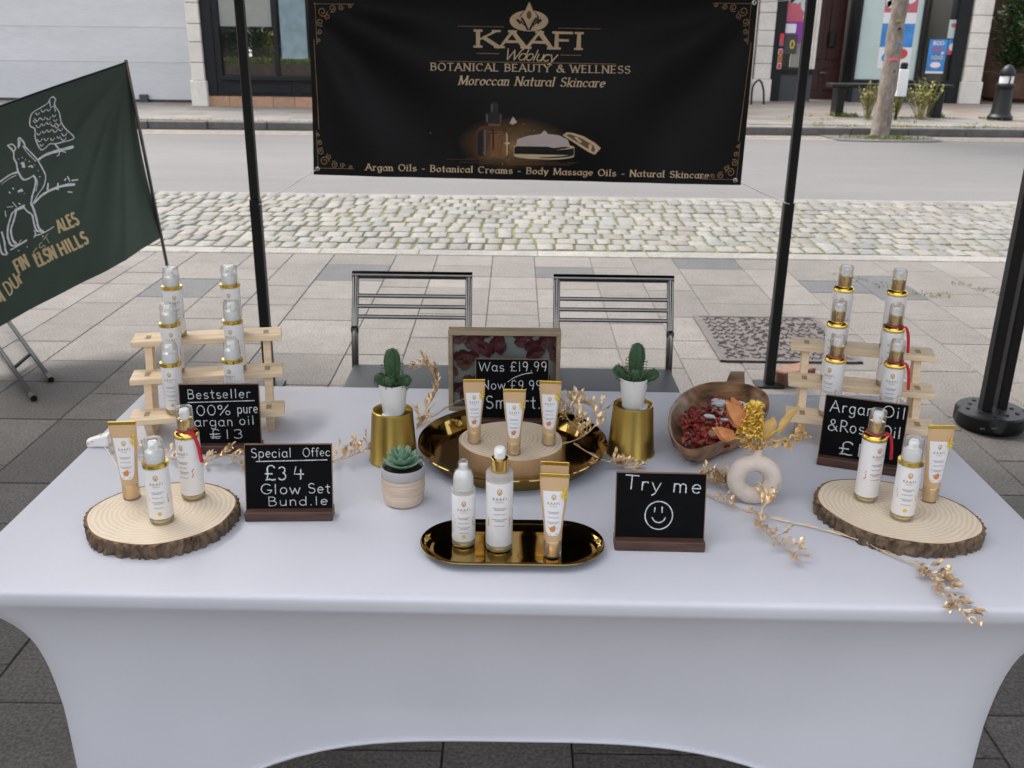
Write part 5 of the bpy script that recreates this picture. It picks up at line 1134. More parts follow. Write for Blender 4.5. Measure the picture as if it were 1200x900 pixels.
# ---- squeeze tubes
def tube_w(z): f = smoothstep((z - .030) / .112); return lerp(.0150, .0238, f), lerp(.0150, .0012, ((z - .030) / .112) ** 1.25 if z > .030 else 0)
def tfn(x, z, k=0):
    w_, d_ = tube_w(z); q = max(0, 1 - (x / w_) ** 2); return Vector((x, -d_ * sqrt(q) - .0004 - .00006 * k, z))
TG = 'caramel squeeze tubes standing on their caps'
def squeeze(label, loc, rz):
    t = thing('squeeze_tube', label, 'tube', loc, rz, TG); rg = random.Random(3)
    b = new(); rows = []
    for z in [.029, .030] + [.030 + .112 * k / 14 for k in range(1, 15)]:
        w_, d_ = tube_w(z); s = .9 if z == .029 else 1; rows.append([b.verts.new((s * w_ * cos(2 * pi * i / 32), s * d_ * sin(2 * pi * i / 32), z)) for i in range(32)])
    for a, c in zip(rows, rows[1:]):
        for i in range(32): b.faces.new((a[i], a[(i + 1) % 32], c[(i + 1) % 32], c[i]))
    b.faces.new(rows[0][::-1]); b.faces.new(rows[-1]); body = fin('tube_body', b, 'tube', t, 50)
    b = new(); box(b, (0, 0, .1452), (.0482, .0028, .0068), .0006); fin('gold_crimp', b, 'goldband', t, 0)
    b = new()
    def lp(u, v):
        z = lerp(.042, .119, v); w_ = tube_w(z)[0] * .80; rr = 1 if v > .22 else sqrt(max(0.02, 1 - ((.22 - v) / .22) ** 2)); return tfn((2 * u - 1) * w_ * (.55 + .45 * rr), z)
    grid(b, lp, 14, 18); lb_ = fin('label_panel', b, 'lab', body, 60)
    b = new(); label_print(b, lambda x, z, k: tfn(x, z, 4 + k), 0, .108, .95, 0, 0, rg)
    al = [(.0048 * cos(a) * (1 - .35 * sin(a)), .0062 * sin(a)) for a in [2 * pi * i / 14 for i in range(14)]]
    prism(b, [(.86 * x + .45 * z, .0545 + .9 * z - .4 * x) for x, z in al], lambda u, v, k: tfn(u, v, 5), 0, 2)
    ribbon(b, [(-.0065, .0455), (-.005, .0455), (-.0035, .0455)], lambda p, q: .001, lambda x, z, k: tfn(x, z, 5), 0, 0); ribbon(b, [(.0035, .0455), (.005, .0455), (.0065, .0455)], lambda p, q: .001, lambda x, z, k: tfn(x, z, 5), 0, 0)
    fin('label_print', b, ['ink', 'inkgold', 'inkorange'], lb_, 0)
    b = new(); lathe(b, [(.0125, .0015), (.0128, .003), (.0132, .026), (.012, .0285)], 24); fin('gold_cap', b, 'goldcap', t)
    b = new(); lathe(b, [(.0150, 0), (.0155, .001), (.0148, .026), (.0140, .029)], 24, capt=False); fin('clear_cap', b, 'capclear', t)
    return t
def charm(t, side=1, bow=False):
    b = new(); rg = random.Random(6)
    for i in range(8): a = i * .8; leaf(b, (side * .0165 + .001 * cos(a), -.0075, .116 + .002 * sin(a) - .001 * (i % 3)), (cos(a), -.25, sin(a)), .0062, .0050)
    tube(b, catmull([(side * .0190, -.004, .127), (side * .0168, -.008, .117), (side * .0160, -.010, .104)], 4), .0009, 5)
    fin('yellow_charm', b, 'yellow', t, 0)
t0 = squeeze('caramel tube with a yellow bow at the back left of the left wood slice', (-.684, 1.563, SZ), radians(6))
tubes = [((.768, 1.592, SZ), 0, 'caramel tube with a yellow charm at the back right of the right wood slice'),
         ((-0.073,1.746,0.804), 4, 'left of the three caramel tubes on the round wooden block'), ((0.005,1.695,0.804), -2, 'middle and foremost of the three caramel tubes on the round wooden block'),
         ((0.074,1.742,0.804), -6, 'right of the three caramel tubes on the round wooden block'), ((.071, 1.4165, .7475), -4, 'front caramel tube of the pair on the oval gold tray'), ((.073, 1.462, .7475), -5, 'rear caramel tube of the pair on the oval gold tray, half hidden by the other')]
for lo, rz, lab in tubes:
    c = put(t0, lo, radians(rz), lab); charm(c)
    if 'wooden block' in lab: c.scale = (.89, .89, .89)
charm(t0)
# ---- trays
t = thing('round_tray', 'large round gold mirror tray in the middle of the table', 'tray', (.003, 1.822, ZT))
b = new(); lathe(b, [(.158, 0), (.162, .0005), (.176, .030), (.192, .033), (.1945, .0355), (.1935, .0375), (.190, .0365), (.175, .0340), (.171, .026), (.163, .0065), (.158, .0050), (.06, .0050), (.001, .0050)], 96, capt=False); fin('tray_body', b, 'goldtray', t, 35)
slice_('wooden_block', 'thick round pale wooden block carrying three tubes in the round gold tray', (.001, 1.760, ZT + .0056), 0, .104, .095, .0580, 5, bark=False)
t = thing('oval_tray', 'long oval gold mirror tray at the front centre of the table', 'tray', (.004, 1.442, ZT))
def stad(rx, ry, z, n=24): 
    L_ = rx - ry; return [(L_ + ry * cos(-pi / 2 + pi * i / n), ry * sin(-pi / 2 + pi * i / n), z) for i in range(n + 1)] + [(-L_ + ry * cos(pi / 2 + pi * i / n), ry * sin(pi / 2 + pi * i / n), z) for i in range(n + 1)]
b = new(); prev = None; first = None
for (off, z) in ((.026, 0), (.022, .0004), (.004, .013), (0, .0150), (.0004, .0162), (.002, .0160), (.008, .0115), (.018, .0062), (.026, .0052), (.04, .0050)):
    row = [b.verts.new(p) for p in stad(.156 - off, .076 - off, z)]
    if prev:
        for i in range(len(row)): b.faces.new((prev[i], prev[(i + 1) % len(row)], row[(i + 1) % len(row)], row[i]))
    else: first = row
    prev = row
b.faces.new(prev); b.faces.new(first[::-1]); fin('tray_body', b, 'goldtray', t, 30)
bottle('foamtray', 'foam_bottle', 'slim foam pump bottle at the left of the oval gold tray', (-.079, 1.452, .7462), radians(4), .0200, .088)
bottle('pumptray', 'pump_bottle', 'tall uncapped pump bottle with gold collar in the middle of the oval gold tray', (-.0185, 1.440, .7462), radians(2), .0228, .118)
# ---- chalkboards
def sign(label, loc, rz, wd, ht, tilt, lines, extra=None, edge='boardedge', base=True):
    t = thing('chalkboard_sign', label, 'chalkboard', loc, rz, 'small chalkboards on wooden stands'); st_, ct = sin(tilt), cos(tilt); z0 = .0165
    if base:
        b = new(); box(b, (0, .001, .009), (wd + .002, .034, .018), .0015)
        stand = fin('stand', b, 'walnut', t, 0)
    def bf(x, y, k): return Vector((x - wd / 2, y * st_ - .0025 * ct - .0003 * ct * (1 + .25 * k) + .002, z0 + y * ct - .0025 * st_ * -1 + .0003 * st_ * (1 + .25 * k)))
    b = new(); box(b, (0, ht / 2 * st_ + .002, z0 + ht / 2 * ct), (wd, .004, ht), .0004, rx=-tilt); bo = fin('board', b, 'board', t, 0)
    b = new()
    for (tx, u0, v0, u1, v1, h, *wt) in lines:
        write(b, tx, (u0 * wd, v0 * ht), (u1 * wd, v1 * ht), h * ht, bf, (wt[0] if wt else .088), jit=.014, track=.16)
    if extra: extra(b, lambda x, y, k: bf(x * wd, y * ht, k), wd, ht)
    fin('chalk_writing', b, 'chalk', bo, 0)
    b = new(); e = .0016
    box(b, (0, ht * st_ + .002, z0 + ht * ct), (wd + .002, .0048, e), .0003, rx=-tilt)
    for s in (-1, 1): box(b, (s * (wd / 2 + .0004), ht / 2 * st_ + .002, z0 + ht / 2 * ct), (e * .8, .0047, ht), .0002, rx=-tilt)
    fin('board_edge', b, edge, bo, 0); return t
def line(b, f, p, q, w_=.0016, wob=.004):
    return None
def xl(pts, wd, ht, w_=.0017):
    def g(b, f, w2, h2):
        for P in pts:
            P = [(v.x, v.y) for v in catmull([(a * wd, c * ht, 0) for a, c in P], 4)] if len(P) > 2 else [(lerp(P[0][0], P[1][0], i / 8) * wd, lerp(P[0][1], P[1][1], i / 8) * ht) for i in range(9)]
            ribbon(b, P, lambda p, q: w_, lambda x, y, k: f(x / wd, y / ht, k), 3)
    return g
W_, H_ = .160, .126
sign('bestseller chalkboard offering pure argan oil, in front of the left riser', (-.598, 1.828, ZT), radians(3), W_, H_, radians(8),
     [('Bestseller', .10, .76, .90, .775, .150), ('100%', .12, .48, .63, .49, .165), ('pure', .72, .515, .98, .52, .155), ('argan', .17, .30, .66, .305, .155), ('oil', .74, .32, .93, .325, .15), ('£', .36, .09, .48, .09, .155), ('1', .55, .09, .60, .09, .15), ('3', .66, .09, .77, .09, .15)],
     xl([[(.10, .70), (.94, .725)], [(.36, .12), (.49, .125)], [(.355, .165), (.48, .17)]], W_, H_))
W_, H_ = .153, .118
sign('special offer chalkboard for a glow set bundle, right of the left wood slice', (-.396, 1.545, ZT), radians(2.5), W_, H_, radians(13),
     [('Special', .075, .80, .54, .805, .14), ('Offec', .67, .81, .985, .82, .13), ('£', .22, .445, .35, .445, .23), ('3', .38, .455, .47, .455, .20), ('4', .55, .46, .68, .46, .20), ('Glow', .17, .235, .63, .24, .155), ('Set', .72, .245, .98, .25, .15), ('Bund.le', .25, .055, .95, .065, .135)],
     xl([[(.13, .74), (.95, .76)]], W_, H_))
W_, H_ = .151, .114
def smile(b, f, wd, ht):
    for P in ([(.485 + .155 * cos(a), .355 + .215 * sin(a)) for a in [6.2832 * i / 26 for i in range(27)]], [(.44, .475), (.435, .405)], [(.52, .485), (.52, .40)], [(.41, .325), (.44, .265), (.49, .245), (.54, .275), (.56, .325)]):
        P = [(x * wd, y * ht) for x, y in P]; P = [(v.x, v.y) for v in catmull([(x, y, 0) for x, y in P], 3)] if 2 < len(P) < 9 else P
        if len(P) > 20: P[-1] = P[0]
        ribbon(b, P, lambda p, q: .0020, lambda x, y, k: f(x / wd, y / ht, k), 3)
sign('try me chalkboard with a smiley face, front right of the oval tray', (.2545, 1.456, ZT), radians(-1), W_, H_, radians(12),
     [('Try', .09, .755, .50, .72, .21, .085), ('me', .63, .715, .95, .70, .215, .085)], smile)
W_, H_ = .156, .126
sign('argan and rose oil chalkboard, tilted in front of the right riser', (.704, 1.785, ZT), radians(-20), W_, H_, radians(8),
     [('Argan', .07, .74, .60, .755, .185), ('Oil', .70, .77, .98, .775, .18), ('&Ros', .07, .43, .52, .44, .185), ('e Oil', .56, .44, .96, .45, .185), ('£', .24, .06, .42, .06, .22), ('1', .47, .07, .52, .07, .2), ('.9', .56, .07, .72, .07, .19)])
W_, H_ = .158, .133
sign('was and now price chalkboard standing against the picture frame', (.0, 1.972, ZT + .0052), 0, W_, H_, radians(8),
     [('Was', .04, .80, .39, .80, .15), ('£19.99', .47, .80, .98, .815, .155), ('Now', .08, .49, .41, .50, .15), ('£9.99', .48, .49, .91, .50, .155), ('Sm art.', .14, .17, .90, .18, .21)],
     xl([[(.44, .62), (.54, .70), (.66, .755), (.78, .78)]], W_, H_))
# ---- picture frame with pressed flowers
t = thing('picture_frame', 'deep pale wooden picture frame with dark red petals behind the price chalkboard', 'picture frame', (-.018, 2.085, ZT))
b = new(); fw, fh, fd, ft = .254, .192, .034, .010
box(b, (0, 0, fh - ft / 2), (fw, fd, ft), .001); box(b, (0, 0, ft / 2), (fw, fd, ft), .001)
for s in (-1, 1): box(b, (s * (fw / 2 - ft / 2), .0002, fh / 2), (ft, fd - .0006, fh - 2 * ft - .0004), .0008)
fin('frame', b, 'oak', t, 0)
b = new(); box(b, (0, .006, fh / 2), (fw - 2 * ft, .004, fh - 2 * ft)); fin('backing', b, 'fbg', t, 0)
b = new(); rg = random.Random(9)
for i in range(64):
    x_ = rg.choice((-1, 1)) * rg.uniform(.055, .115) if i < 34 else rg.uniform(-.11, .11); z_ = rg.uniform(.02, .17) if i < 34 else rg.uniform(.155, .178)
    a = rg.uniform(0, 6.3); d_ = Vector((cos(a), -.12, sin(a))); leaf(b, (x_ * .95, .0035, z_), d_, rg.uniform(.024, .04), rg.uniform(.02, .032), up=Vector((0, -1, 0)), curl=.15)
for v in b.verts: v.co.x = max(-.115, min(.115, v.co.x)); v.co.z = max(.012, min(.180, v.co.z)); v.co.y = max(-.012, min(.0035, v.co.y))
fin('pressed_petals', b, 'fred', t, 0)
b = new(); grid(b, lambda u, v: (-.117 + .234 * u, -.0125, .0105 + .171 * v), 1, 1); fin('glass', b, 'glass', t, 0)
# ---- upturned gold cups, cactus pots, succulent
cup = thing('gold_cup', 'upturned gold cup under the left potted cactus', 'cup', (-.240, 1.800, ZT), 0, 'upturned gold cups')
b = new(); lathe(b, [(.050, 0), (.0505, .002), (.0492, .006), (.0480, .008), (.0415, .104), (.0405, .109), (.0385, .110), (.0375, .107), (.037, .103), (.001, .1025)], 48, capb=False, capt=False); fin('cup_wall', b, 'goldcup', cup)
b = new(); box(b, (.002, -.018, .1040), (.040, .022, .0012), 0, rz=.1); fin('paper_slip', b, 'lab', cup, 0)
put(cup, (.250, 1.849, ZT), 1.2, 'upturned gold cup under the right potted cactus')
def cactus(label, loc, lobes, seed):
    t = thing('potted_cactus', label, 'potted cactus', loc, 0, 'potted cacti on gold cups'); rg = random.Random(seed)
    b = new(); lathe(b, [(.0215, 0), (.022, .001), (.0285, .058), (.0292, .062), (.0292, .0635), (.0275, .0635), (.0265, .056)], 36); fin('pot', b, 'potw', t)
    b = new(); lathe(b, [(.0267, .0565), (.012, .059), (.001, .0592)], 20, capb=False, capt=False); fin('soil', b, 'soil', t)
    for (base, d_, ln, r) in lobes:
        d_ = Vector(d_).normalized(); mt = Matrix.Translation(base) @ d_.to_track_quat('Z', 'Y').to_matrix().to_4x4()
        b = new(); prof = [(r * min(1, .72 + .5 * z) * sqrt(max(.02, 1 - max(0, (z - .62) / .385) ** 2.2)), ln * z) for z in [k / 26 for k in range(27)]]
        lathe(b, prof, 42, mt=mt, wob=lambda a, z: 1 + .13 * cos(7 * a) + .05 * cos(7 * a) * cos(z.length * 1000 if hasattr(z, 'length') else z * 1000)); lo = fin('cactus_lobe', b, 'cactus', t)
        b = new()
        for k in range(7):
            for j in range(2, int(ln / .006)):
                a = 2 * pi * k / 7; z = (j + .5) * .006; rr = r * 1.12 * (sin(pi * min(1, .22 + .78 * (1 - z / ln)) / 2) if z > ln * .6 else 1)
                for q in range(4):
                    e = rg.uniform(-.5, .5); p = Vector((rr * cos(a), rr * sin(a), z)); tube(b, [mt @ p, mt @ (p + Vector((cos(a + e), sin(a + e), rg.uniform(-.4, .6))) * .0065)], .0005, 3)
        fin('spines', b, 'spine', lo, 0)
    return t
cactus('potted cactus with two stubby arms on the left gold cup', (-.236, 1.796, ZT + .1045), [((0, 0, .055), (0, 0, 1), .080, .0150), ((-.010, -.004, .056), (-.75, -.1, .9), .036, .0105), ((.010, -.006, .056), (.75, -.2, .75), .036, .0100), ((-.004, -.012, .056), (-.1, -.5, 1), .03, .009)], 1)
cactus('potted cactus with two wide spread arms on the right gold cup', (.248, 1.845, ZT + .1045), [((0, 0, .055), (.05, 0, 1), .082, .0150), ((-.010, -.002, .056), (-.75, .05, .75), .044, .0095), ((.010, -.004, .056), (.9, -.1, .55), .044, .0098), ((-.001, -.013, .056), (0, -.35, 1), .036, .0095)], 2)
t = thing('potted_succulent', 'green rosette succulent in a ribbed beige pot with grey rim', 'potted succulent', (-.199, 1.613, ZT))
b = new(); lathe(b, [(.028, 0), (.034, .003), (.0375, .012), (.0398, .035), (.0402, .056)], 48, capt=False, wob=lambda a, z: 1 + .006 * sin(z * 2400)); fin('pot', b, 'pots', t)
b = new(); lathe(b, [(.0402, .0565), (.0405, .058), (.0402, .074), (.0390, .0755), (.0372, .074), (.036, .066)], 48, capt=False, capb=False); fin('pot_rim', b, 'potrim', t)
b = new(); lathe(b, [(.0365, .0665), (.015, .069), (.001, .069)], 20, capb=False, capt=False); fin('soil', b, 'soil', t)
b = new()
def sleaf(b, base, a, el, ln, wd):
    d_ = Vector((cos(a) * cos(el), sin(a) * cos(el), sin(el))); s = Vector((-sin(a), cos(a), 0)); n_ = s.cross(d_) * -1; rows = []
    for f, w_, th in ((0, .45, .5), (.3, .8, .8), (.55, 1, .8), (.78, .72, .55), (.93, .28, .3), (1, .02, .1)):
        c = Vector(base) + d_ * ln * f + n_ * ln * .18 * f * f
        rows.append([b.verts.new(c + s * wd * w_ * cos(q) + n_ * wd * .38 * th * sin(q)) for q in [2 * pi * i / 10 for i in range(10)]])
    for p, q in zip(rows, rows[1:]):
        for i in range(10): b.faces.new((p[i], p[(i + 1) % 10], q[(i + 1) % 10], q[i]))
    b.faces.new(rows[-1]); b.faces.new(rows[0][::-1])
for ring, (n_, el, ln, wd) in enumerate(((10, .28, .040, .0092), (9, .62, .040, .0094), (7, .95, .036, .0086), (4, 1.25, .029, .0065))):
    for i in range(n_): sleaf(b, (0, 0, .070 + .003 * ring), 2 * pi * i / n_ + ring * .5, el, ln, wd)
bmesh.ops.recalc_face_normals(b, faces=b.faces); fin('rosette', b, 'succ', t, 60)
# ---- wooden bowl with petals
bc = Vector((0.444,1.912,0.79)); rim = [(0.329,1.873,0.795), (0.347,1.96,0.797), (0.386,2.042,0.8), (0.439,2.1,0.802), (0.491,2.116,0.803), (0.539,2.107,0.803), (0.571,2.066,0.802), (0.574,2.012,0.8), (0.553,1.942,0.795), (0.519,1.882,0.79), (0.474,1.839,0.788), (0.427,1.803,0.788), (0.387,1.768,0.79), (0.354,1.754,0.79), (0.334,1.779,0.79), (0.327,1.821,0.792)]
t = thing('wooden_bowl', 'lobed brown wooden bowl holding red dried petals', 'bowl', (bc.x, bc.y, ZT))
rp_ = catmull([Vector(p) for p in rim] + [Vector(rim[0])], 6)[:-1]; n = len(rp_)
base_c = Vector((bc.x - .012, bc.y - .03, ZT))
def bowl_row(s, z, wig=0): 
    out = []
    for i, p in enumerate(rp_):
        q = base_c.lerp(Vector((p.x, p.y, 0)), s); zz = ZT + (p.z - ZT) * z + wig * .003 * sin(i * .9) * (1 if z > .1 else 0); out.append(b.verts.new((q.x, q.y, zz)))
    return out
b = new(); RW = [bowl_row(.50, 0), bowl_row(.62, .03), bowl_row(.82, .28, 1), bowl_row(.95, .62, 1), bowl_row(1.005, .90, .4), bowl_row(1.0, 1.0), bowl_row(.965, .995), bowl_row(.93, .88), bowl_row(.83, .50, .6), bowl_row(.65, .24), bowl_row(.4, .15)]
for p, q in zip(RW, RW[1:]):
    for i in range(n): b.faces.new((p[i], p[(i + 1) % n], q[(i + 1) % n], q[i]))
b.faces.new(RW[0][::-1]); b.faces.new(RW[-1]); bmesh.ops.recalc_face_normals(b, faces=b.faces); fin('bowl_body', b, 'bowl', t, 60, world=True)
h0 = Vector((0.522,2.12,0.8)); h1 = Vector((0.538,2.174,0.804)); b = new()
g = [[b.verts.new(h0.lerp(h1, f) + Vector((sx * lerp(.022, .016, f) , 0, dz))) for sx in (-1, -.5, 0, .5, 1)] for f, dz in ((-.6, -.012), (.0, -.001), (.5, .004), (1, .004), (1.05, -.004), (.5, -.014), (-.6, -.022))]
for p, q in zip(g, g[1:]):
    for i in range(4): b.faces.new((p[i], p[i + 1], q[i + 1], q[i]))
bmesh.ops.recalc_face_normals(b, faces=b.faces); fin('stem_handle', b, 'bowl', t, 60, world=True)
b = new(); rg = random.Random(21); tones = []; pc = Vector((bc.x - .010, bc.y - .018, 0))
for i in range(560):
    a = rg.uniform(0, 6.3); k = rp_[int(a / 6.2832 * n) % n]; q = rg.random() ** .55 * .735; p = base_c.lerp(Vector((k.x, k.y, 0)), q); z = ZT + .030 + .014 * (1 - q * q) + rg.uniform(-.006, .008)
    n0 = len(b.faces); ln = rg.uniform(.011, .027); leaf(b, (p.x, p.y, z), (rg.uniform(-1, 1), rg.uniform(-1, 1), rg.uniform(-.35, .45)), ln, ln * rg.uniform(.35, .7), curl=rg.uniform(-.8, 1.2))
    c = rg.choice(((.30, .022, .016), (.20, .014, .012), (.36, .045, .025), (.13, .016, .012), (.30, .05, .02))); c = (.42, .27, .17) if rg.random() < .05 else c
    tones += [c] * (len(b.faces) - n0)
po = fin('dried_petals', b, 'petal', None, 0); tone(po, lambda p: tones[p.index]); tag(po, kind='stuff')
for lab, p in (('white round wax disc in the petal bowl, the left of two', (0.463,2.018,0.792)), ('white round wax disc in the petal bowl, the right one with a ridge', (0.505,1.999,0.794))):
    t = thing('wax_disc', lab, 'wax disc', (p[0], p[1], p[2] - .004), 0, 'white discs among the petals'); b = new(); lathe(b, [(.013, -.004), (.0165, -.003), (.0170, .003), (.0155, .0045), (.010, .0045), (.0095, .0035), (.001, .0035)], 28); fin('disc', b, 'tea', t)
sp = Vector((0.423,1.916,0.794)); se = Vector((0.455,1.889,0.796)); t = thing('small_spoon', 'small pale metal spoon lying on the red petals', 'spoon', sp)
b = new(); dv = (se - sp); dv.z = .004
mt = Matrix.Translation((0, 0, 0)) @ Matrix.Rotation(math.atan2(dv.y, dv.x), 4, 'Z') @ Matrix.Diagonal((1.25, 1, 1, 1))
lathe(b, [(.001, -.003), (.006, -.0015), (.0095, .002), (.0100, .0032), (.0088, .0030), (.006, .0008), (.001, -.0006)], 24, mt=mt, capb=False, capt=False)
tube(b, [dv * .28 + Vector((0, 0, .001)), dv * .65, dv * 1.05 + Vector((0, 0, .002))], [.0022, .0028, .0036], 8); fin('spoon_body', b, 'tea', t)
# ---- ring vase with dried flowers
VC = (.4535, 1.628); t = thing('ring_vase', 'cream ring shaped ceramic vase with a round hole', 'vase', (VC[0], VC[1], ZT), radians(-6))
b = new(); MR, mr = .0330, .0170
ring_ = [[b.verts.new(((MR + mr * cos(q)) * cos(a), mr * 1.05 * sin(q), max(.0012, .0488 + (MR + mr * cos(q)) * sin(a)))) for q in [2 * pi * j / 20 for j in range(20)]] for a in [2 * pi * i / 56 for i in range(56)]]
for i in range(56):
    for j in range(20): b.faces.new((ring_[i][j], ring_[(i + 1) % 56][j], ring_[(i + 1) % 56][(j + 1) % 20], ring_[i][(j + 1) % 20]))
bmesh.ops.recalc_face_normals(b, faces=b.faces); fin('ring_body', b, 'vase', t, 60)
b = new(); lathe(b, [(.0125, .0940), (.0100, .0985), (.0098, .108), (.0108, .111), (.0096, .1115), (.0080, .109), (.0078, .098)], 28, capb=False); fin('neck', b, 'vase', t)
VT = Vector((VC[0], VC[1], ZT + .108))
fl = thing('dried_bouquet', 'small bouquet of dried orange and yellow flowers in the ring vase', 'dried flowers', VT)
def pxy(px, py): return None
heads = dict(o1=(0.405,1.62,0.92), o2=(0.387,1.61,0.886), y1=(0.434,1.62,0.902), l1=(0.474,1.63,0.889), l2=(0.506,1.63,0.906), s1=(0.521,1.62,0.878), b1=(0.415,1.6,0.865))
heads = {k: Vector(v) - VT for k, v in heads.items()}
b = new()
for h in list(heads.values()): tube(b, catmull([(0, 0, -.012), h * .35 + Vector((0, 0, .006)), h * .8], 5), .0011, 5)
fin('stems', b, 'fl_yellow', fl)
b = new(); rg = random.Random(4)
for h, L_ in ((heads['o1'], .056), (heads['o2'], .042)):
    d_ = Vector((-.62, -.05, .78)) if L_ > .05 else Vector((-.85, -.15, .35))
    for k in range(5):
        dd = d_ + Vector((rg.uniform(-.22, .22), rg.uniform(-.3, .3), rg.uniform(-.2, .2))); leaf(b, h - d_ * L_ * .55, dd, L_ * rg.uniform(.85, 1.15), L_ * .5, up=Vector((.2, -1, .2)), curl=rg.uniform(-.6, .6))
fin('orange_bracts', b, 'fl_orange', fl, 60)
b = new()
for i in range(190):
    f = rg.random(); a = rg.uniform(0, 6.3); r = .0150 * (1 - .5 * f); p = heads['y1'] + Vector((.004 * f + r * cos(a), r * sin(a), lerp(-.026, .034, f)))
    leaf(b, p, (cos(a), sin(a), rg.uniform(-.1, .9)), .0125, .0105, curl=.9)
fin('yellow_spike', b, 'fl_yellow', fl, 0)
b = new()
leaf(b, heads['l1'] + Vector((-.004, 0, -.024)), (.12, -.1, 1), .050, .027, up=Vector((0, 1, .1)), curl=.2); leaf(b, heads['l2'] + Vector((-.016, 0, -.028)), (.5, -.05, .9), .066, .025, up=Vector((-.5, 1, .1)), curl=.15)
fin('pale_leaves', b, 'fl_pale', fl, 50)
b = new()
for i in range(120):
    if i < 44: c = heads['s1'] + Vector((rg.uniform(-.028, .014), rg.uniform(-.01, .01), 0)); c.z += (c.x - heads['s1'].x) * .7 + rg.uniform(-.008, .006)
    else: c = Vector((rg.uniform(-.034, .030), rg.uniform(-.014, .008), rg.uniform(.0, .026)))
    leaf(b, c, (rg.uniform(-1, 1), rg.uniform(-1, .3), rg.uniform(-.3, 1)), rg.uniform(.008, .017), .0075, curl=.6)
fin('sprigs', b, 'fl_pale', fl, 0)
# ---- gold leaf garlands
def garland(label, pts, twigs, seed, leafsize=.016, wire2=True, loop=0):
    P = [Vector(p) for p in pts]; t = thing('gold_garland', label, 'garland', P[0], 0, 'gold leaf garlands'); rg = random.Random(seed)
    C_ = catmull(P, 10); b = new(); tube(b, C_, .0011, 6)
    if wire2: tube(b, [p + Vector((.0016 * cos(i * .9), .0016 * sin(i * .9), .0016 + .0012 * sin(i * .9))) for i, p in enumerate(C_)], .0007, 5)
    f = new(); tw = []
    for (a, c, cnt, h) in twigs:
        for k in range(cnt):
            i = int(lerp(a, c, (k + rg.random()) / cnt) * (len(C_) - 2)); p = C_[i]; d_ = (C_[i + 1] - p).normalized(); sd = Vector((-d_.y, d_.x, 0)) * rg.choice((-1, 1))
            e = p + d_ * rg.uniform(.006, .022) + sd * rg.uniform(.006, .022) + Vector((0, 0, rg.uniform(.002, h))); tube(b, [p, p.lerp(e, .5) + Vector((0, 0, .003)), e], .0006, 4)
            for q in range(rg.choice((2, 3, 3))):
                s = p.lerp(e, .45 + .27 * q); dd = (e - p).normalized() + Vector((rg.uniform(-.9, .9), rg.uniform(-.9, .9), rg.uniform(-.2, .7))); l_ = leafsize * rg.uniform(.6, 1.15); z_ = s.z + min(0, dd.normalized().z * l_)
                leaf(f, s, dd, l_, l_ * rg.uniform(.38, .55), curl=rg.uniform(.1, .9))
    for v in f.verts:
        if v.co.y > 1.27 and v.co.z < ZT + .001: v.co.z = ZT + .001 + rg.uniform(0, .002)
    fin('wire_stem', b, 'goldstem', t, 40, world=True); fin('leaves', f, 'goldleaf', t, 0, world=True); return t
G_ = .7445
garland('gold leaf garland running behind the left wood slice to the left gold cup', [(-0.838,1.832,0.745), (-0.778,1.787,0.75), (-0.686,1.77,0.748), (-0.609,1.76,0.75), (-0.573,1.768,0.758), (-0.525,1.746,0.748), (-0.436,1.729,0.745), (-0.354,1.763,0.75), (-0.31,1.788,0.758), (-0.272,1.82,0.765)],
        [(.02, .12, 6, .02), (.12, .30, 10, .02), (.30, .58, 24, .016), (.72, .98, 26, .03)], 31)
garland('gold leaf garland arching upright beside the left potted cactus', [(-0.208,1.97,0.745), (-0.191,2.02,0.766), (-0.173,2.03,0.795), (-0.17,2.03,0.83), (-0.19,2.02,0.864), (-0.218,2,0.862)], [(.0, .98, 34, .02)], 32, .018)
garland('thin gold garland wire lying over the rim at the left of the round tray', [(-0.208,1.934,0.75), (-0.175,1.938,0.775), (-0.133,2.002,0.782), (-0.102,2.04,0.784)], [(.0, .25, 8, .02)], 33)
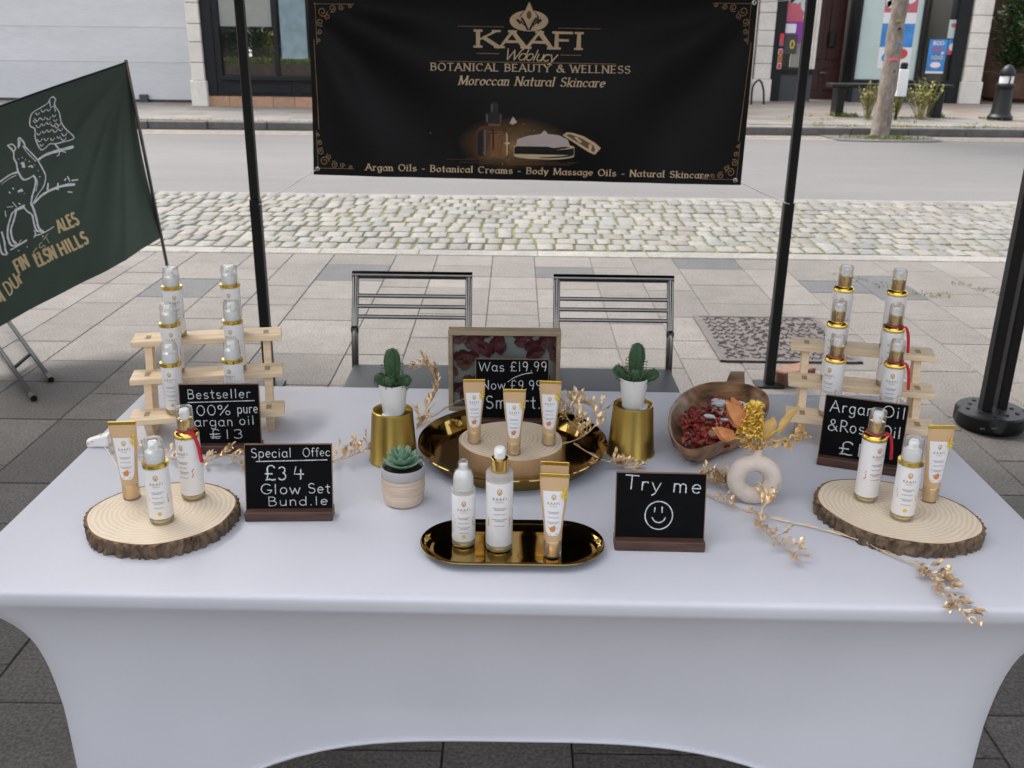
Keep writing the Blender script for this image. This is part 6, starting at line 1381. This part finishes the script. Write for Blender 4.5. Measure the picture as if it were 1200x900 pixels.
garland('curled gold leaf garland on the right rim of the round tray', [(0.097,1.801,0.775), (0.146,1.83,0.782), (0.184,1.879,0.8), (0.173,1.932,0.81), (0.133,1.938,0.815), (0.114,1.915,0.8), (0.137,1.865,0.79), (0.125,1.944,0.83)], [(.1, .98, 44, .022)], 34, .018)
garland('gold leaf garland between the round tray and the wooden bowl', [(0.126,1.788,0.785), (0.17,1.738,0.778), (0.208,1.768,0.75), (0.261,1.745,0.745), (0.325,1.72,0.745), (0.378,1.703,0.748), (0.423,1.677,0.752)], [(.28, .48, 16, .02), (.78, 1, 34, .034)], 35, .017)
garland('long gold leaf garland below the ring vase, trailing over the front table edge', [(0.369,1.647,0.745), (0.414,1.604,0.746), (0.474,1.558,0.745), (0.535,1.528,0.745), (0.598,1.487,0.745), (0.639,1.436,0.746), (0.676,1.391,0.747), (0.687,1.341,0.746), (0.691,1.291,0.744), (0.703,1.252,0.732)],
        [(.05, .12, 6, .02), (.68, .78, 18, .012), (.78, .99, 20, .014)], 36, .017)
garland('short drooping gold leaf twig in front of the ring vase', [(0.446,1.577,0.75), (0.443,1.509,0.752), (0.452,1.473,0.752), (0.473,1.437,0.748), (0.481,1.399,0.746)], [(.0, .98, 22, .018)], 37, .017)
garland('tiny gold leaf sprig touching the foot of the ring vase', [(0.449,1.542,0.748), (0.455,1.561,0.762), (0.47,1.582,0.772)], [(.5, 1, 9, .012)], 38, .018)
t = thing('light_box', 'small white plastic battery box with gold studs at the left end of the garland', 'battery box', (-0.863,1.849,0.741), radians(8))
b = new(); box(b, (0, 0, .013), (.046, .030, .024), .006, seg=2)
for v in b.verts: k = (v.co.x + .023) / .046; v.co.z *= .55 + .5 * k; v.co.y *= .6 + .45 * k
fin('case', b, 'white', t, 50)
b = new()
for p in ((-.018, -.0115, .009), (-.010, -.0125, .014), (.006, -.002, .0245)): box(b, p, (.005, .003, .003), .0008)
fin('stud', b, 'gold', t, 0)
b = new(); p0 = Vector((-0.817,1.787,0.744)); o0 = Vector(t.location); q0 = radians(8)
tube(b, catmull([Vector((.012, -.012, .004)), Vector((-0.801,1.737,0.743)) - o0, Vector((-0.779,1.706,0.743)) - o0, Vector((-0.75,1.692,0.743)) - o0], 6), .0011, 6); fin('lead', b, 'cord', t)
